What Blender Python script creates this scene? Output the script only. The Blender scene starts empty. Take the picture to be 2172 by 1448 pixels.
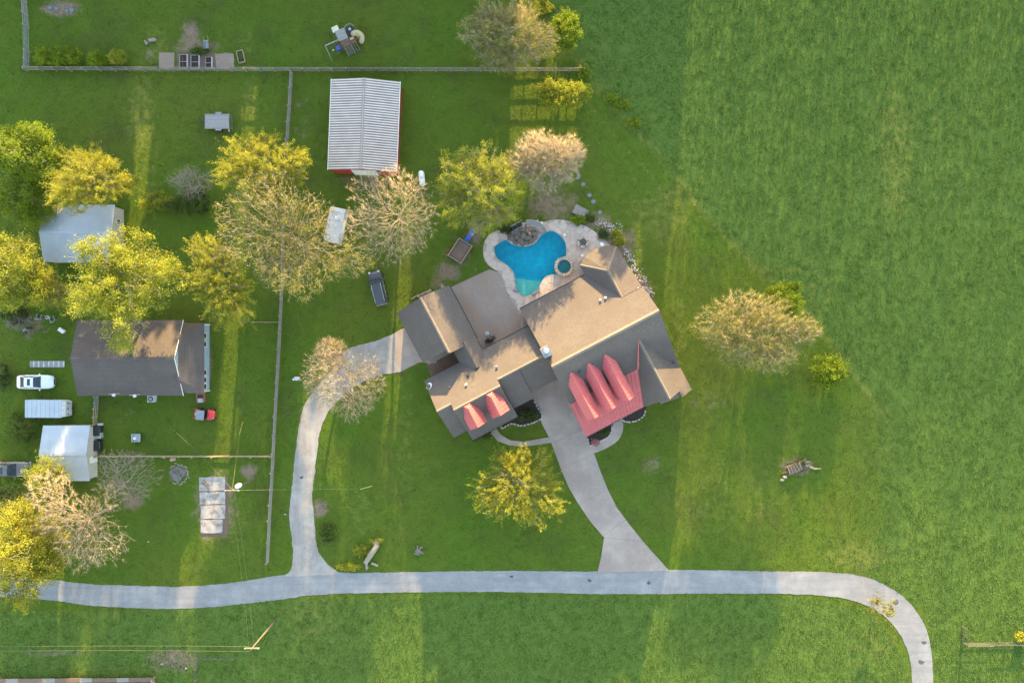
import bpy, math, random
import numpy as np
from mathutils import Vector, Matrix, noise as mnoise

R = math.radians
scene = bpy.context.scene
COL = scene.collection

# ------------------------------------------------------------------ camera, sky, sun, exposure
CAM_H = 90.0            # drone height in metres
PPM = 16.0              # photograph pixels per metre on the ground
cam_d = bpy.data.cameras.new('camera')
cam_d.sensor_width = 36.0
cam_d.lens = 18.0 / ((2172 / 2 / PPM) / CAM_H)
cam_d.clip_start = 1.0
cam_d.clip_end = 3000.0
cam = bpy.data.objects.new('camera', cam_d)
cam.location = (0, 0, CAM_H)
cam.rotation_euler = (0, 0, 0)
COL.objects.link(cam)
scene.camera = cam

SUN_EL = R(9.5)
SUN_AZ = R(4.0)         # clockwise from +Y (top of the picture)
world = bpy.data.worlds.new('World')
scene.world = world
world.use_nodes = True
wn = world.node_tree
bg = wn.nodes['Background']
sky = wn.nodes.new('ShaderNodeTexSky')
sky.sky_type = 'NISHITA'
sky.sun_disc = False
sky.sun_elevation = SUN_EL
sky.sun_rotation = SUN_AZ
sky.air_density = 1.0
sky.dust_density = 0.6
sky.ozone_density = 0.0
wn.links.new(sky.outputs['Color'], bg.inputs['Color'])
bg.inputs['Strength'].default_value = 0.15

sun_d = bpy.data.lights.new('sun', 'SUN')
sun_d.energy = 3.5
sun_d.color = (1.0, 0.70, 0.30)
sun_d.angle = R(0.55)
sun = bpy.data.objects.new('sun', sun_d)
to_sun = Vector((math.sin(SUN_AZ) * math.cos(SUN_EL), math.cos(SUN_AZ) * math.cos(SUN_EL), math.sin(SUN_EL)))
sun.rotation_euler = to_sun.to_track_quat('Z', 'Y').to_euler()
sun.location = (0, 40, 60)
COL.objects.link(sun)

scene.view_settings.view_transform = 'Standard'
scene.view_settings.look = 'None'
scene.view_settings.exposure = 2.72
scene.view_settings.gamma = 1.0
scene.view_settings.use_curve_mapping = False
scene.render.engine = 'CYCLES'
scene.cycles.use_denoising = True
scene.cycles.max_bounces = 6
scene.cycles.transparent_max_bounces = 12


# ------------------------------------------------------------------ helpers
def P(px, py, z=0.0):
    """world point that stands at height z under the pixel (px, py) of the 2172 x 1448 photograph"""
    s = (CAM_H - z) / CAM_H / PPM
    return Vector(((px - 1086) * s, (724 - py) * s, z))


def G(pts, z=0.0):
    return [tuple(P(a, b, z)[:2]) for a, b in pts]


def mesh_np(name, verts, faces, mat=None, smooth=False):
    """fast mesh from numpy arrays; faces is an (m, k) array or a list of such arrays"""
    verts = np.asarray(verts, dtype=np.float32).reshape(-1, 3)
    if not isinstance(faces, list):
        faces = [faces]
    faces = [np.asarray(f, dtype=np.int32) for f in faces if len(f)]
    me = bpy.data.meshes.new(name)
    me.vertices.add(len(verts))
    me.vertices.foreach_set('co', verts.ravel())
    loops = np.concatenate([f.ravel() for f in faces])
    totals = np.concatenate([np.full(len(f), f.shape[1], dtype=np.int32) for f in faces])
    starts = np.concatenate([[0], np.cumsum(totals)[:-1]]).astype(np.int32)
    me.loops.add(len(loops))
    me.loops.foreach_set('vertex_index', loops)
    me.polygons.add(len(totals))
    me.polygons.foreach_set('loop_start', starts)
    me.polygons.foreach_set('loop_total', totals)
    if smooth:
        me.polygons.foreach_set('use_smooth', np.ones(len(totals), dtype=bool))
    me.update(calc_edges=True)
    if mat:
        me.materials.append(mat)
    return me


def link(name, me, parent=None):
    o = bpy.data.objects.new(name, me)
    COL.objects.link(o)
    if parent:
        o.parent = parent
    return o


def tag(o, label=None, cat=None, group=None, kind=None):
    if label: o['label'] = label
    if cat: o['category'] = cat
    if group: o['group'] = group
    if kind: o['kind'] = kind
    return o


def thing(name, label, cat, loc=(0, 0, 0), rz=0.0, group=None):
    o = bpy.data.objects.new(name, None)
    o.empty_display_size = 0.3
    COL.objects.link(o)
    o.location = loc
    o.rotation_euler = (0, 0, rz)
    return tag(o, label, cat, group)


class MB:
    """collects shapes, then links them as ONE mesh object"""
    def __init__(self):
        self.v, self.f = [], []

    def add(self, vs, fs):
        b = len(self.v)
        self.v += [tuple(x) for x in vs]
        self.f += [tuple(i + b for i in f) for f in fs]
        return self

    def box(self, c, s, rz=0.0, rx=0.0, ry=0.0, taper=1.0):
        m = Matrix.Rotation(rz, 3, 'Z') @ Matrix.Rotation(ry, 3, 'Y') @ Matrix.Rotation(rx, 3, 'X')
        vs = []
        for k in (-1, 1):
            t = taper if k > 0 else 1.0
            for a, b in ((-1, -1), (1, -1), (1, 1), (-1, 1)):
                vs.append(m @ Vector((a * s[0] / 2 * t, b * s[1] / 2 * t, k * s[2] / 2)) + Vector(c))
        return self.add(vs, [(3, 2, 1, 0), (4, 5, 6, 7), (0, 1, 5, 4), (1, 2, 6, 5), (2, 3, 7, 6), (3, 0, 4, 7)])

    def beam(self, a, b, w, h=None):
        a, b = Vector(a), Vector(b)
        h = h or w
        d = b - a
        L = d.length
        d.normalize()
        up = Vector((0, 0, 1)) if abs(d.z) < 0.95 else Vector((1, 0, 0))
        s = d.cross(up).normalized()
        u = s.cross(d)
        vs = []
        for p in (a, b):
            for i, j in ((-1, -1), (1, -1), (1, 1), (-1, 1)):
                vs.append(p + s * (i * w / 2) + u * (j * h / 2))
        return self.add(vs, [(3, 2, 1, 0), (4, 5, 6, 7), (0, 1, 5, 4), (1, 2, 6, 5), (2, 3, 7, 6), (3, 0, 4, 7)])

    def tube(self, pts, rs, n=8, caps=True):
        pts = [Vector(p) for p in pts]
        if not hasattr(rs, '__len__'):
            rs = [rs] * len(pts)
        vs, fs = [], []
        for i, p in enumerate(pts):
            d = (pts[min(i + 1, len(pts) - 1)] - pts[max(i - 1, 0)]).normalized()
            up = Vector((0, 0, 1)) if abs(d.z) < 0.9 else Vector((1, 0, 0))
            s = d.cross(up).normalized()
            u = s.cross(d)
            for k in range(n):
                t = 2 * math.pi * k / n
                vs.append(p + (s * math.cos(t) + u * math.sin(t)) * rs[i])
        for i in range(len(pts) - 1):
            for k in range(n):
                a, b = i * n + k, i * n + (k + 1) % n
                fs.append((a, b, b + n, a + n))
        if caps:
            fs.append(tuple(range(n - 1, -1, -1)))
            fs.append(tuple((len(pts) - 1) * n + k for k in range(n)))
        return self.add(vs, fs)

    def prism(self, poly, z0, z1, inset=0.0):
        n = len(poly)
        a = sum(poly[i][0] * poly[(i + 1) % n][1] - poly[(i + 1) % n][0] * poly[i][1] for i in range(n))
        if a < 0:
            poly = poly[::-1]
        cx = sum(p[0] for p in poly) / n
        cy = sum(p[1] for p in poly) / n
        vs = [(x, y, z0) for x, y in poly]
        if inset:
            top = []
            for x, y in poly:
                d = math.hypot(x - cx, y - cy) or 1
                k = max(0.2, 1 - inset / d)
                top.append((cx + (x - cx) * k, cy + (y - cy) * k))
        else:
            top = poly
        vs += [(x, y, z1) for x, y in top]
        fs = [tuple(range(n - 1, -1, -1)), tuple(range(n, 2 * n))]
        for i in range(n):
            j = (i + 1) % n
            fs.append((i, j, j + n, i + n))
        return self.add(vs, fs)

    def slab(self, pts, t):
        """roof slab: polygon in space, thickness t below it"""
        pts = [Vector(p) for p in pts]
        nrm = Vector((0, 0, 0))
        for i in range(len(pts)):
            a, b = pts[i], pts[(i + 1) % len(pts)]
            nrm += Vector(((a.y - b.y) * (a.z + b.z), (a.z - b.z) * (a.x + b.x), (a.x - b.x) * (a.y + b.y)))
        nrm.normalize()
        if nrm.z < 0:
            pts = pts[::-1]
            nrm = -nrm
        n = len(pts)
        vs = pts + [p - nrm * t for p in pts]
        fs = [tuple(range(n)), tuple(range(2 * n - 1, n - 1, -1))]
        for i in range(n):
            j = (i + 1) % n
            fs.append((j, i, i + n, j + n))
        return self.add(vs, fs)

    def lathe(self, c, prof, n=16):
        vs, fs = [], []
        for r, z in prof:
            for k in range(n):
                t = 2 * math.pi * k / n
                vs.append((c[0] + r * math.cos(t), c[1] + r * math.sin(t), c[2] + z))
        for i in range(len(prof) - 1):
            for k in range(n):
                a, b = i * n + k, i * n + (k + 1) % n
                fs.append((a, b, b + n, a + n))
        fs.append(tuple(range(n - 1, -1, -1)))
        fs.append(tuple((len(prof) - 1) * n + k for k in range(n)))
        return self.add(vs, fs)

    def rock(self, c, s, seed=0, rz=0.0):
        rnd = random.Random(seed)
        n, m = 7, 4
        vs, fs = [], []
        for i in range(1, m):
            ph = math.pi * i / m
            for k in range(n):
                t = 2 * math.pi * (k + 0.5 * (i % 2)) / n
                q = 1 + rnd.uniform(-0.22, 0.18)
                x, y, z = s[0] / 2 * math.sin(ph) ** 0.6 * math.cos(t) * q, s[1] / 2 * math.sin(ph) ** 0.6 * math.sin(t) * q, s[2] / 2 * math.cos(ph) * q
                vs.append((c[0] + x * math.cos(rz) - y * math.sin(rz), c[1] + x * math.sin(rz) + y * math.cos(rz), c[2] + z))
        top, bot = len(vs), len(vs) + 1
        vs += [(c[0], c[1], c[2] + s[2] / 2 * 0.9), (c[0], c[1], c[2] - s[2] / 2)]
        for i in range(m - 2):
            for k in range(n):
                a, b = i * n + k, i * n + (k + 1) % n
                fs.append((a, a + n, b + n, b))
        for k in range(n):
            fs.append((top, k, (k + 1) % n))
            fs.append((bot, (m - 2) * n + (k + 1) % n, (m - 2) * n + k))
        return self.add(vs, fs)

    def mesh(self, name, mat, smooth=False):
        me = bpy.data.meshes.new(name)
        me.from_pydata(self.v, [], self.f)
        if mat: me.materials.append(mat)
        if smooth:
            me.polygons.foreach_set('use_smooth', [True] * len(me.polygons))
        me.update()
        return me

    def build(self, name, mat, parent=None, smooth=False):
        return link(name, self.mesh(name, mat, smooth), parent)


def box_part(name, mat, parent, c, s, **k):
    return MB().box(c, s, **k).build(name, mat, parent)


def in_poly(x, y, poly):
    """vectorised even-odd test"""
    x, y = np.asarray(x), np.asarray(y)
    r = np.zeros(x.shape, dtype=bool)
    n = len(poly)
    for i in range(n):
        x1, y1 = poly[i]
        x2, y2 = poly[(i + 1) % n]
        if y1 == y2: continue
        c = ((y1 > y) != (y2 > y)) & (x < (x2 - x1) * (y - y1) / (y2 - y1) + x1)
        r ^= c
    return r


def smooth_closed(pts, sub=4):
    """closed Catmull-Rom through pts"""
    out, n = [], len(pts)
    for i in range(n):
        p0, p1, p2, p3 = (Vector(pts[(i + k - 1) % n]) for k in range(4))
        for s in range(sub):
            t = s / sub
            out.append(tuple(0.5 * ((2 * p1) + (p2 - p0) * t + (2 * p0 - 5 * p1 + 4 * p2 - p3) * t * t + (3 * p1 - p0 - 3 * p2 + p3) * t ** 3)))
    return out


def smooth_open(pts, sub=4):
    out, n = [], len(pts)
    q = [Vector(pts[0])] + [Vector(p) for p in pts] + [Vector(pts[-1])]
    for i in range(n - 1):
        p0, p1, p2, p3 = q[i:i + 4]
        for s in range(sub):
            t = s / sub
            out.append(tuple(0.5 * ((2 * p1) + (p2 - p0) * t + (2 * p0 - 5 * p1 + 4 * p2 - p3) * t * t + (3 * p1 - p0 - 3 * p2 + p3) * t ** 3)))
    out.append(tuple(pts[-1]))
    return out


def ragged(poly, step=0.5, amp=0.07, seed=1):
    """resample a closed outline and roughen it"""
    out, n = [], len(poly)
    for i in range(n):
        a, b = Vector(poly[i]), Vector(poly[(i + 1) % n])
        k = max(1, int((b - a).length / step))
        for j in range(k):
            p = a.lerp(b, j / k)
            q = Vector((p.x, p.y, seed))
            p = p + Vector((mnoise.noise(q * 1.3), mnoise.noise(q * 1.3 + Vector((9, 9, 9))))) * amp * 1.6 \
                  + Vector((mnoise.noise(q * 4), mnoise.noise(q * 4 + Vector((5, 5, 5))))) * amp
            out.append((p.x, p.y))
    return out


# ------------------------------------------------------------------ materials
def new_mat(name):
    m = bpy.data.materials.new(name)
    m.use_nodes = True
    nt = m.node_tree
    return m, nt, nt.nodes['Principled BSDF']


def N(nt, typ, **kw):
    n = nt.nodes.new(typ)
    for k, v in kw.items():
        if k in n.inputs: n.inputs[k].default_value = v
        else: setattr(n, k, v)
    return n


def mixc(nt, fac, a, b, mode='MIX'):
    n = nt.nodes.new('ShaderNodeMix')
    n.data_type = 'RGBA'
    n.blend_type = mode
    for sock, v in ((n.inputs[0], fac), (n.inputs[6], a), (n.inputs[7], b)):
        if hasattr(v, 'links') or isinstance(v, bpy.types.NodeSocket): nt.links.new(v, sock)
        elif isinstance(v, (tuple, list)): sock.default_value = (*v[:3], 1)
        else: sock.default_value = v
    return n.outputs[2]


def noise_fac(nt, scale, detail=4, rough=0.6, lo=0.35, hi=0.65, coord='Object', dist=0.0, vec=None):
    tc = nt.nodes.new('ShaderNodeTexCoord')
    nz = N(nt, 'ShaderNodeTexNoise', Scale=scale, Detail=detail, Roughness=rough, Distortion=dist)
    nt.links.new(vec or tc.outputs[coord], nz.inputs['Vector'])
    mr = N(nt, 'ShaderNodeMapRange')
    mr.inputs[1].default_value, mr.inputs[2].default_value = lo, hi
    nt.links.new(nz.outputs[0], mr.inputs[0])
    return mr.outputs[0]


def bump(nt, b, height, strength=0.3, dist=0.05):
    n = N(nt, 'ShaderNodeBump', Strength=strength, Distance=dist)
    nt.links.new(height, n.inputs['Height'])
    nt.links.new(n.outputs[0], b.inputs['Normal'])


def plain(name, c, rough=0.7, metal=0.0, var=0.25, scale=3.0, c2=None, fine=None, bmp=0.0, big=None, spec=0.5):
    """base colour broken up by two noises"""
    m, nt, b = new_mat(name)
    c2 = c2 or tuple(x * (1 - var) for x in c)
    col = mixc(nt, noise_fac(nt, scale), c, c2)
    if fine:
        f = noise_fac(nt, fine, 3, 0.7)
        col = mixc(nt, f, col, tuple(x * 0.72 for x in c))
    if big:
        f = noise_fac(nt, big[0], 5, 0.65, 0.45, 0.7)
        col = mixc(nt, f, col, big[1])
    nt.links.new(col, b.inputs['Base Color'])
    b.inputs['Roughness'].default_value = rough
    b.inputs['Metallic'].default_value = metal
    b.inputs['Specular IOR Level'].default_value = spec
    if bmp:
        bump(nt, b, noise_fac(nt, fine or scale * 6, 4, 0.7, 0.2, 0.8), bmp, 0.03)
    return m


def leaf_mat(name, c1, c2, trans=0.45, spread=1.0):
    m, nt, b = new_mat(name)
    geo = nt.nodes.new('ShaderNodeNewGeometry')
    col = mixc(nt, geo.outputs['Random Per Island'], c1, c2)
    big = noise_fac(nt, 0.5, 3, 0.6, 0.35, 0.65)
    col = mixc(nt, big, col, tuple(x * 0.75 for x in c2))
    out = nt.nodes['Material Output']
    nt.links.new(col, b.inputs['Base Color'])
    b.inputs['Roughness'].default_value = 0.6
    b.inputs['Specular IOR Level'].default_value = 0.25
    tr = nt.nodes.new('ShaderNodeBsdfTranslucent')
    nt.links.new(col, tr.inputs['Color'])
    ms = nt.nodes.new('ShaderNodeMixShader')
    ms.inputs[0].default_value = trans
    nt.links.new(b.outputs[0], ms.inputs[1])
    nt.links.new(tr.outputs[0], ms.inputs[2])
    nt.links.new(ms.outputs[0], out.inputs['Surface'])
    return m


def paint(name, c, rough=0.25, coat=0.6):
    m, nt, b = new_mat(name)
    col = mixc(nt, noise_fac(nt, 2.2, 5, 0.7, 0.4, 0.8), c, tuple(x * 0.85 + 0.01 for x in c))
    nt.links.new(col, b.inputs['Base Color'])
    b.inputs['Roughness'].default_value = rough
    b.inputs['Coat Weight'].default_value = coat
    b.inputs['Coat Roughness'].default_value = 0.08
    return m


def wood(name, c, dark=0.55, stretch=(1, 1, 1), scale=6, rough=0.85):
    m, nt, b = new_mat(name)
    tc = nt.nodes.new('ShaderNodeTexCoord')
    mp = nt.nodes.new('ShaderNodeMapping')
    mp.inputs['Scale'].default_value = stretch
    nt.links.new(tc.outputs['Object'], mp.inputs[0])
    oi = nt.nodes.new('ShaderNodeObjectInfo')
    f = noise_fac(nt, scale, 5, 0.7, 0.3, 0.7, vec=mp.outputs[0])
    col = mixc(nt, f, c, tuple(x * dark for x in c))
    mr = N(nt, 'ShaderNodeMapRange')
    mr.inputs[3].default_value, mr.inputs[4].default_value = 0.0, 0.45
    nt.links.new(oi.outputs['Random'], mr.inputs[0])
    col = mixc(nt, mr.outputs[0], col, tuple(x * dark * 0.9 for x in c))
    nt.links.new(col, b.inputs['Base Color'])
    b.inputs['Roughness'].default_value = rough
    bump(nt, b, f, 0.25, 0.02)
    return m


M = {}
# shingles: courses at constant height on a slope
def shingle(name, c1, c2):
    m, nt, b = new_mat(name)
    tc = nt.nodes.new('ShaderNodeTexCoord')
    mp = nt.nodes.new('ShaderNodeMapping')
    mp.inputs['Scale'].default_value = (1.4, 1.4, 6)
    nt.links.new(tc.outputs['Object'], mp.inputs[0])
    f1 = noise_fac(nt, 2.2, 6, 0.8, 0.36, 0.64, vec=mp.outputs[0])
    f2 = noise_fac(nt, 0.35, 4, 0.6, 0.35, 0.7)
    col = mixc(nt, f1, c1, c2)
    col = mixc(nt, f2, col, tuple((a + b_) * 0.5 * 0.82 for a, b_ in zip(c1, c2)))
    sp = nt.nodes.new('ShaderNodeSeparateXYZ')
    nt.links.new(tc.outputs['Object'], sp.inputs[0])
    mu = N(nt, 'ShaderNodeMath', operation='MULTIPLY'); mu.inputs[1].default_value = 13.0
    nt.links.new(sp.outputs['Z'], mu.inputs[0])
    fr = N(nt, 'ShaderNodeMath', operation='FRACT')
    nt.links.new(mu.outputs[0], fr.inputs[0])
    gt = N(nt, 'ShaderNodeMath', operation='LESS_THAN'); gt.inputs[1].default_value = 0.16
    nt.links.new(fr.outputs[0], gt.inputs[0])
    col = mixc(nt, gt.outputs[0], col, tuple(x * 0.6 for x in c2))
    nt.links.new(col, b.inputs['Base Color'])
    b.inputs['Roughness'].default_value = 0.92
    b.inputs['Specular IOR Level'].default_value = 0.2
    bump(nt, b, f1, 0.35, 0.03)
    return m


M['shingle'] = shingle('shingle_tan_grey', (0.172, 0.142, 0.126), (0.105, 0.088, 0.081))
M['cap'] = shingle('ridge_shingle', (0.255, 0.21, 0.18), (0.19, 0.155, 0.135))
M['shingle2'] = shingle('shingle_brown', (0.145, 0.122, 0.115), (0.095, 0.080, 0.076))
M['redmetal'] = plain('red_metal_roof', (0.62, 0.150, 0.150), 0.6, 0.0, 0.15, 0.8, fine=5, spec=0.3)
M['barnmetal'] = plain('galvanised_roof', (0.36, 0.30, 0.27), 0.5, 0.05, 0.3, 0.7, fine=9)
M['barnrib'] = plain('rib_metal_painted_sheen', (0.70, 0.60, 0.54), 0.5, 0.05, 0.12, 0.7)  # ribs lighter than the pans: light they catch is put into the colour
M['bluestone'] = plain('grey_blue_stone', (0.17, 0.185, 0.20), 0.8, 0, 0.2, 3)
M['pipe'] = plain('old_pipe', (0.11, 0.115, 0.10), 0.6, 0.2, 0.3, 3)
M['whitemetal'] = plain('white_metal_roof', (0.42, 0.46, 0.52), 0.4, 0.1, 0.12, 0.7)
M['redwall'] = plain('red_siding', (0.33, 0.035, 0.03), 0.6, 0, 0.2, 2)
M['brick'] = plain('tan_brick_wall', (0.36, 0.26, 0.19), 0.9, 0, 0.35, 5)
M['beige'] = plain('beige_siding', (0.48, 0.44, 0.40), 0.7, 0, 0.12, 2)
M['bluewall'] = plain('blue_grey_siding', (0.30, 0.39, 0.50), 0.7, 0, 0.12, 2)
M['white'] = plain('white_paint', (0.74, 0.74, 0.72), 0.5, 0, 0.1, 4)
M['offwhite'] = plain('aged_white', (0.60, 0.60, 0.60), 0.6, 0, 0.3, 3, big=(1.2, (0.38, 0.37, 0.37)))
M['dark'] = plain('black_plastic', (0.025, 0.026, 0.028), 0.5, 0, 0.3, 6)
M['gutter'] = plain('dark_gutter', (0.05, 0.042, 0.038), 0.6, 0, 0.4, 6)
M['grey'] = plain('grey_metal', (0.30, 0.31, 0.33), 0.45, 0.5, 0.2, 4)
M['lightgrey'] = plain('light_grey_metal', (0.5, 0.52, 0.55), 0.4, 0.4, 0.2, 4)
def streaked(m, sc, c, f=0.5):
    nt = m.node_tree; b = nt.nodes['Principled BSDF']
    src = b.inputs['Base Color'].links[0].from_socket
    tc = nt.nodes.new('ShaderNodeTexCoord'); mp = nt.nodes.new('ShaderNodeMapping'); mp.inputs['Scale'].default_value = sc
    nt.links.new(tc.outputs['Object'], mp.inputs[0])
    fac = noise_fac(nt, 1.0, 5, 0.65, 0.45, 0.75, vec=mp.outputs[0])
    mu = N(nt, 'ShaderNodeMath', operation='MULTIPLY'); mu.inputs[1].default_value = f
    nt.links.new(fac, mu.inputs[0])
    nt.links.new(mixc(nt, mu.outputs[0], src, c), b.inputs['Base Color'])
    return m


M['asphalt'] = plain('worn_asphalt', (0.275, 0.27, 0.28), 0.9, 0, 0.18, 0.5, (0.235, 0.232, 0.245), fine=5, bmp=0.2, big=(0.35, (0.31, 0.30, 0.30)))
M['asphalt2'] = plain('older_asphalt', (0.33, 0.29, 0.265), 0.9, 0, 0.18, 0.7, (0.25, 0.225, 0.215), fine=6, bmp=0.2, big=(0.4, (0.38, 0.35, 0.32)))
streaked(M['asphalt'], (0.10, 1.1, 1), (0.17, 0.168, 0.175), 0.7)
streaked(M['asphalt2'], (0.9, 0.12, 1), (0.40, 0.36, 0.33), 0.6)
M['patch'] = plain('tar_patch', (0.09, 0.09, 0.10), 0.85, 0, 0.3, 3)
M['concrete'] = plain('concrete', (0.36, 0.285, 0.245), 0.88, 0, 0.2, 0.35, (0.29, 0.225, 0.20), fine=7, bmp=0.08, big=(0.25, (0.40, 0.32, 0.275)))
M['concrete2'] = plain('patio_concrete', (0.36, 0.275, 0.225), 0.88, 0, 0.2, 0.3, (0.30, 0.225, 0.185), fine=7, bmp=0.08, big=(0.4, (0.29, 0.19, 0.14)))
M['brokencon'] = plain('broken_concrete', (0.46, 0.42, 0.39), 0.9, 0, 0.2, 1.2, fine=6, bmp=0.3, big=(1.3, (0.18, 0.13, 0.10)))
M['flag'] = plain('flagstone', (0.60, 0.465, 0.38), 0.85, 0, 0.25, 0.9, (0.44, 0.345, 0.285), fine=9, bmp=0.25, big=(0.3, (0.56, 0.465, 0.40)))
M['mortar'] = plain('mortar', (0.40, 0.32, 0.27), 0.95, 0, 0.25, 3)
M['limestone'] = plain('limestone', (0.46, 0.42, 0.37), 0.9, 0, 0.3, 3, fine=12, bmp=0.4)
M['boulder'] = plain('brown_boulder', (0.20, 0.155, 0.13), 0.9, 0, 0.35, 1.5, (0.12, 0.10, 0.09), fine=8, bmp=0.5)
M['greyrock'] = plain('grey_boulder', (0.34, 0.30, 0.28), 0.9, 0, 0.3, 1.5, fine=8, bmp=0.5)
M['soil'] = plain('bare_soil', (0.20, 0.125, 0.09), 0.95, 0, 0.35, 1.2, fine=8, bmp=0.4)
M['soilpale'] = plain('pale_soil', (0.34, 0.25, 0.20), 0.95, 0, 0.3, 1.2, fine=8, bmp=0.4)
M['mulch'] = plain('dark_mulch', (0.055, 0.035, 0.028), 0.95, 0, 0.4, 4, fine=14, bmp=0.6)
M['ash'] = plain('ash', (0.21, 0.19, 0.175), 0.95, 0, 0.55, 3, fine=10, bmp=0.5)
M['wood'] = wood('weathered_wood', (0.33, 0.29, 0.26), 0.6)
M['woodtan'] = wood('tan_wood', (0.46, 0.34, 0.22), 0.65)
M['woodgrey'] = wood('grey_planks', (0.36, 0.34, 0.34), 0.65)
M['woodbrown'] = wood('brown_planks', (0.23, 0.15, 0.11), 0.6)
M['brickred'] = plain('red_brick', (0.36, 0.13, 0.08), 0.9, 0, 0.4, 6)
M['rubber'] = plain('tyre_rubber', (0.02, 0.02, 0.02), 0.8, 0, 0.2, 6)
M['rim'] = plain('alloy_rim', (0.5, 0.5, 0.52), 0.3, 0.9, 0.1, 6)
M['carwhite'] = paint('white_car_paint', (0.76, 0.78, 0.80))
M['cardark'] = paint('dark_grey_car_paint', (0.05, 0.052, 0.06))
M['cargrey'] = paint('bronze_grey_car_paint', (0.13, 0.12, 0.125))
M['carred'] = paint('red_plastic', (0.5, 0.03, 0.03), 0.35, 0.3)
M['blueplastic'] = paint('blue_plastic', (0.01, 0.09, 0.50), 0.3, 0.4)
M['cream'] = plain('cream_plastic', (0.52, 0.42, 0.28), 0.5, 0, 0.12, 2)
M['canvas'] = plain('cream_canvas', (0.68, 0.62, 0.47), 0.8, 0, 0.1, 3)
M['wire'] = plain('power_line', (0.17, 0.165, 0.12), 0.6, 0, 0.2, 3)
M['yellow'] = plain('yellow_guard', (0.45, 0.37, 0.09), 0.6, 0, 0.2, 3)
M['pole'] = plain('utility_pole_wood', (0.15, 0.12, 0.085), 0.9, 0, 0.3, 4)
M['redlamp'] = plain('tail_lamp_red', (0.4, 0.02, 0.02), 0.2, 0, 0.1, 5)
M['lamp'] = plain('head_lamp_clear', (0.6, 0.62, 0.65), 0.15, 0.3, 0.1, 5)
m_, nt_, b_ = new_mat('tinted_glass')
gcol = mixc(nt_, noise_fac(nt_, 3), (0.035, 0.05, 0.065), (0.05, 0.07, 0.085))
nt_.links.new(gcol, b_.inputs['Base Color'])
b_.inputs['Roughness'].default_value = 0.06
b_.inputs['Specular IOR Level'].default_value = 0.4
M['glass'] = m_

# pool
M['plaster'] = plain('pool_plaster', (0.0, 0.54, 0.63), 0.7, 0, 0.1, 0.35, (0.0, 0.42, 0.54), fine=1.4)
M['beach'] = plain('pool_beach', (0.85, 0.64, 0.46), 0.8, 0, 0.3, 1.0, fine=5)
M['spaplaster'] = plain('spa_plaster', (0.05, 0.52, 0.56), 0.7, 0, 0.1, 0.4)
m_, nt_, b_ = new_mat('pool_water')
out_ = nt_.nodes['Material Output']
nt_.nodes.remove(b_)
tr_ = N(nt_, 'ShaderNodeBsdfTransparent'); tr_.inputs[0].default_value = (0.35, 0.86, 0.93, 1)
gl_ = N(nt_, 'ShaderNodeBsdfGlossy'); gl_.inputs['Roughness'].default_value = 0.03
fr_ = N(nt_, 'ShaderNodeFresnel'); fr_.inputs[0].default_value = 1.33
bp_ = N(nt_, 'ShaderNodeBump', Strength=0.5, Distance=0.06)
nt_.links.new(noise_fac(nt_, 2.2, 3, 0.5, 0, 1), bp_.inputs['Height'])
nt_.links.new(bp_.outputs[0], gl_.inputs['Normal'])
nt_.links.new(bp_.outputs[0], fr_.inputs['Normal'])
ms_ = N(nt_, 'ShaderNodeMixShader')
nt_.links.new(fr_.outputs[0], ms_.inputs[0])
nt_.links.new(tr_.outputs[0], ms_.inputs[1])
nt_.links.new(gl_.outputs[0], ms_.inputs[2])
nt_.links.new(ms_.outputs[0], out_.inputs['Surface'])
M['water'] = m_

M['bark'] = plain('pale_bark', (0.45, 0.34, 0.24), 0.9, 0, 0.35, 3, fine=12)
M['barkgrey'] = plain('grey_bark', (0.34, 0.29, 0.24), 0.9, 0, 0.35, 3, fine=12)
M['barkdark'] = plain('dark_bark', (0.12, 0.09, 0.07), 0.9, 0, 0.35, 3, fine=12)
M['twigpink'] = plain('pale_pink_twigs', (0.45, 0.355, 0.25), 0.85, 0, 0.25, 0.6)
M['twigolive'] = plain('olive_twigs', (0.37, 0.31, 0.17), 0.85, 0, 0.25, 0.6)
M['leafgold'] = leaf_mat('golden_leaves', (0.48, 0.45, 0.05), (0.35, 0.35, 0.035))
M['leafyellow'] = leaf_mat('yellow_green_leaves', (0.47, 0.47, 0.055), (0.33, 0.36, 0.035))
M['leafgreen'] = leaf_mat('green_leaves', (0.20, 0.26, 0.05), (0.12, 0.17, 0.03))
M['leaflime'] = leaf_mat('lime_leaves', (0.34, 0.42, 0.03), (0.22, 0.30, 0.02))
M['leafdull'] = leaf_mat('dull_green_leaves', (0.13, 0.165, 0.055), (0.08, 0.11, 0.03))
M['leafolive'] = leaf_mat('olive_leaves', (0.36, 0.33, 0.08), (0.25, 0.25, 0.045))
M['bud'] = leaf_mat('budding_leaves', (0.36, 0.33, 0.09), (0.25, 0.25, 0.05))
M['bloom'] = leaf_mat('pink_blooms', (0.65, 0.5, 0.5), (0.45, 0.12, 0.14))
M['grassblade'] = leaf_mat('pasture_blades', (0.175, 0.252, 0.045), (0.118, 0.190, 0.032), 0.4)
M['lawnblade'] = leaf_mat('lawn_blades', (0.122, 0.184, 0.021), (0.060, 0.118, 0.012), 0.4)

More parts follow.
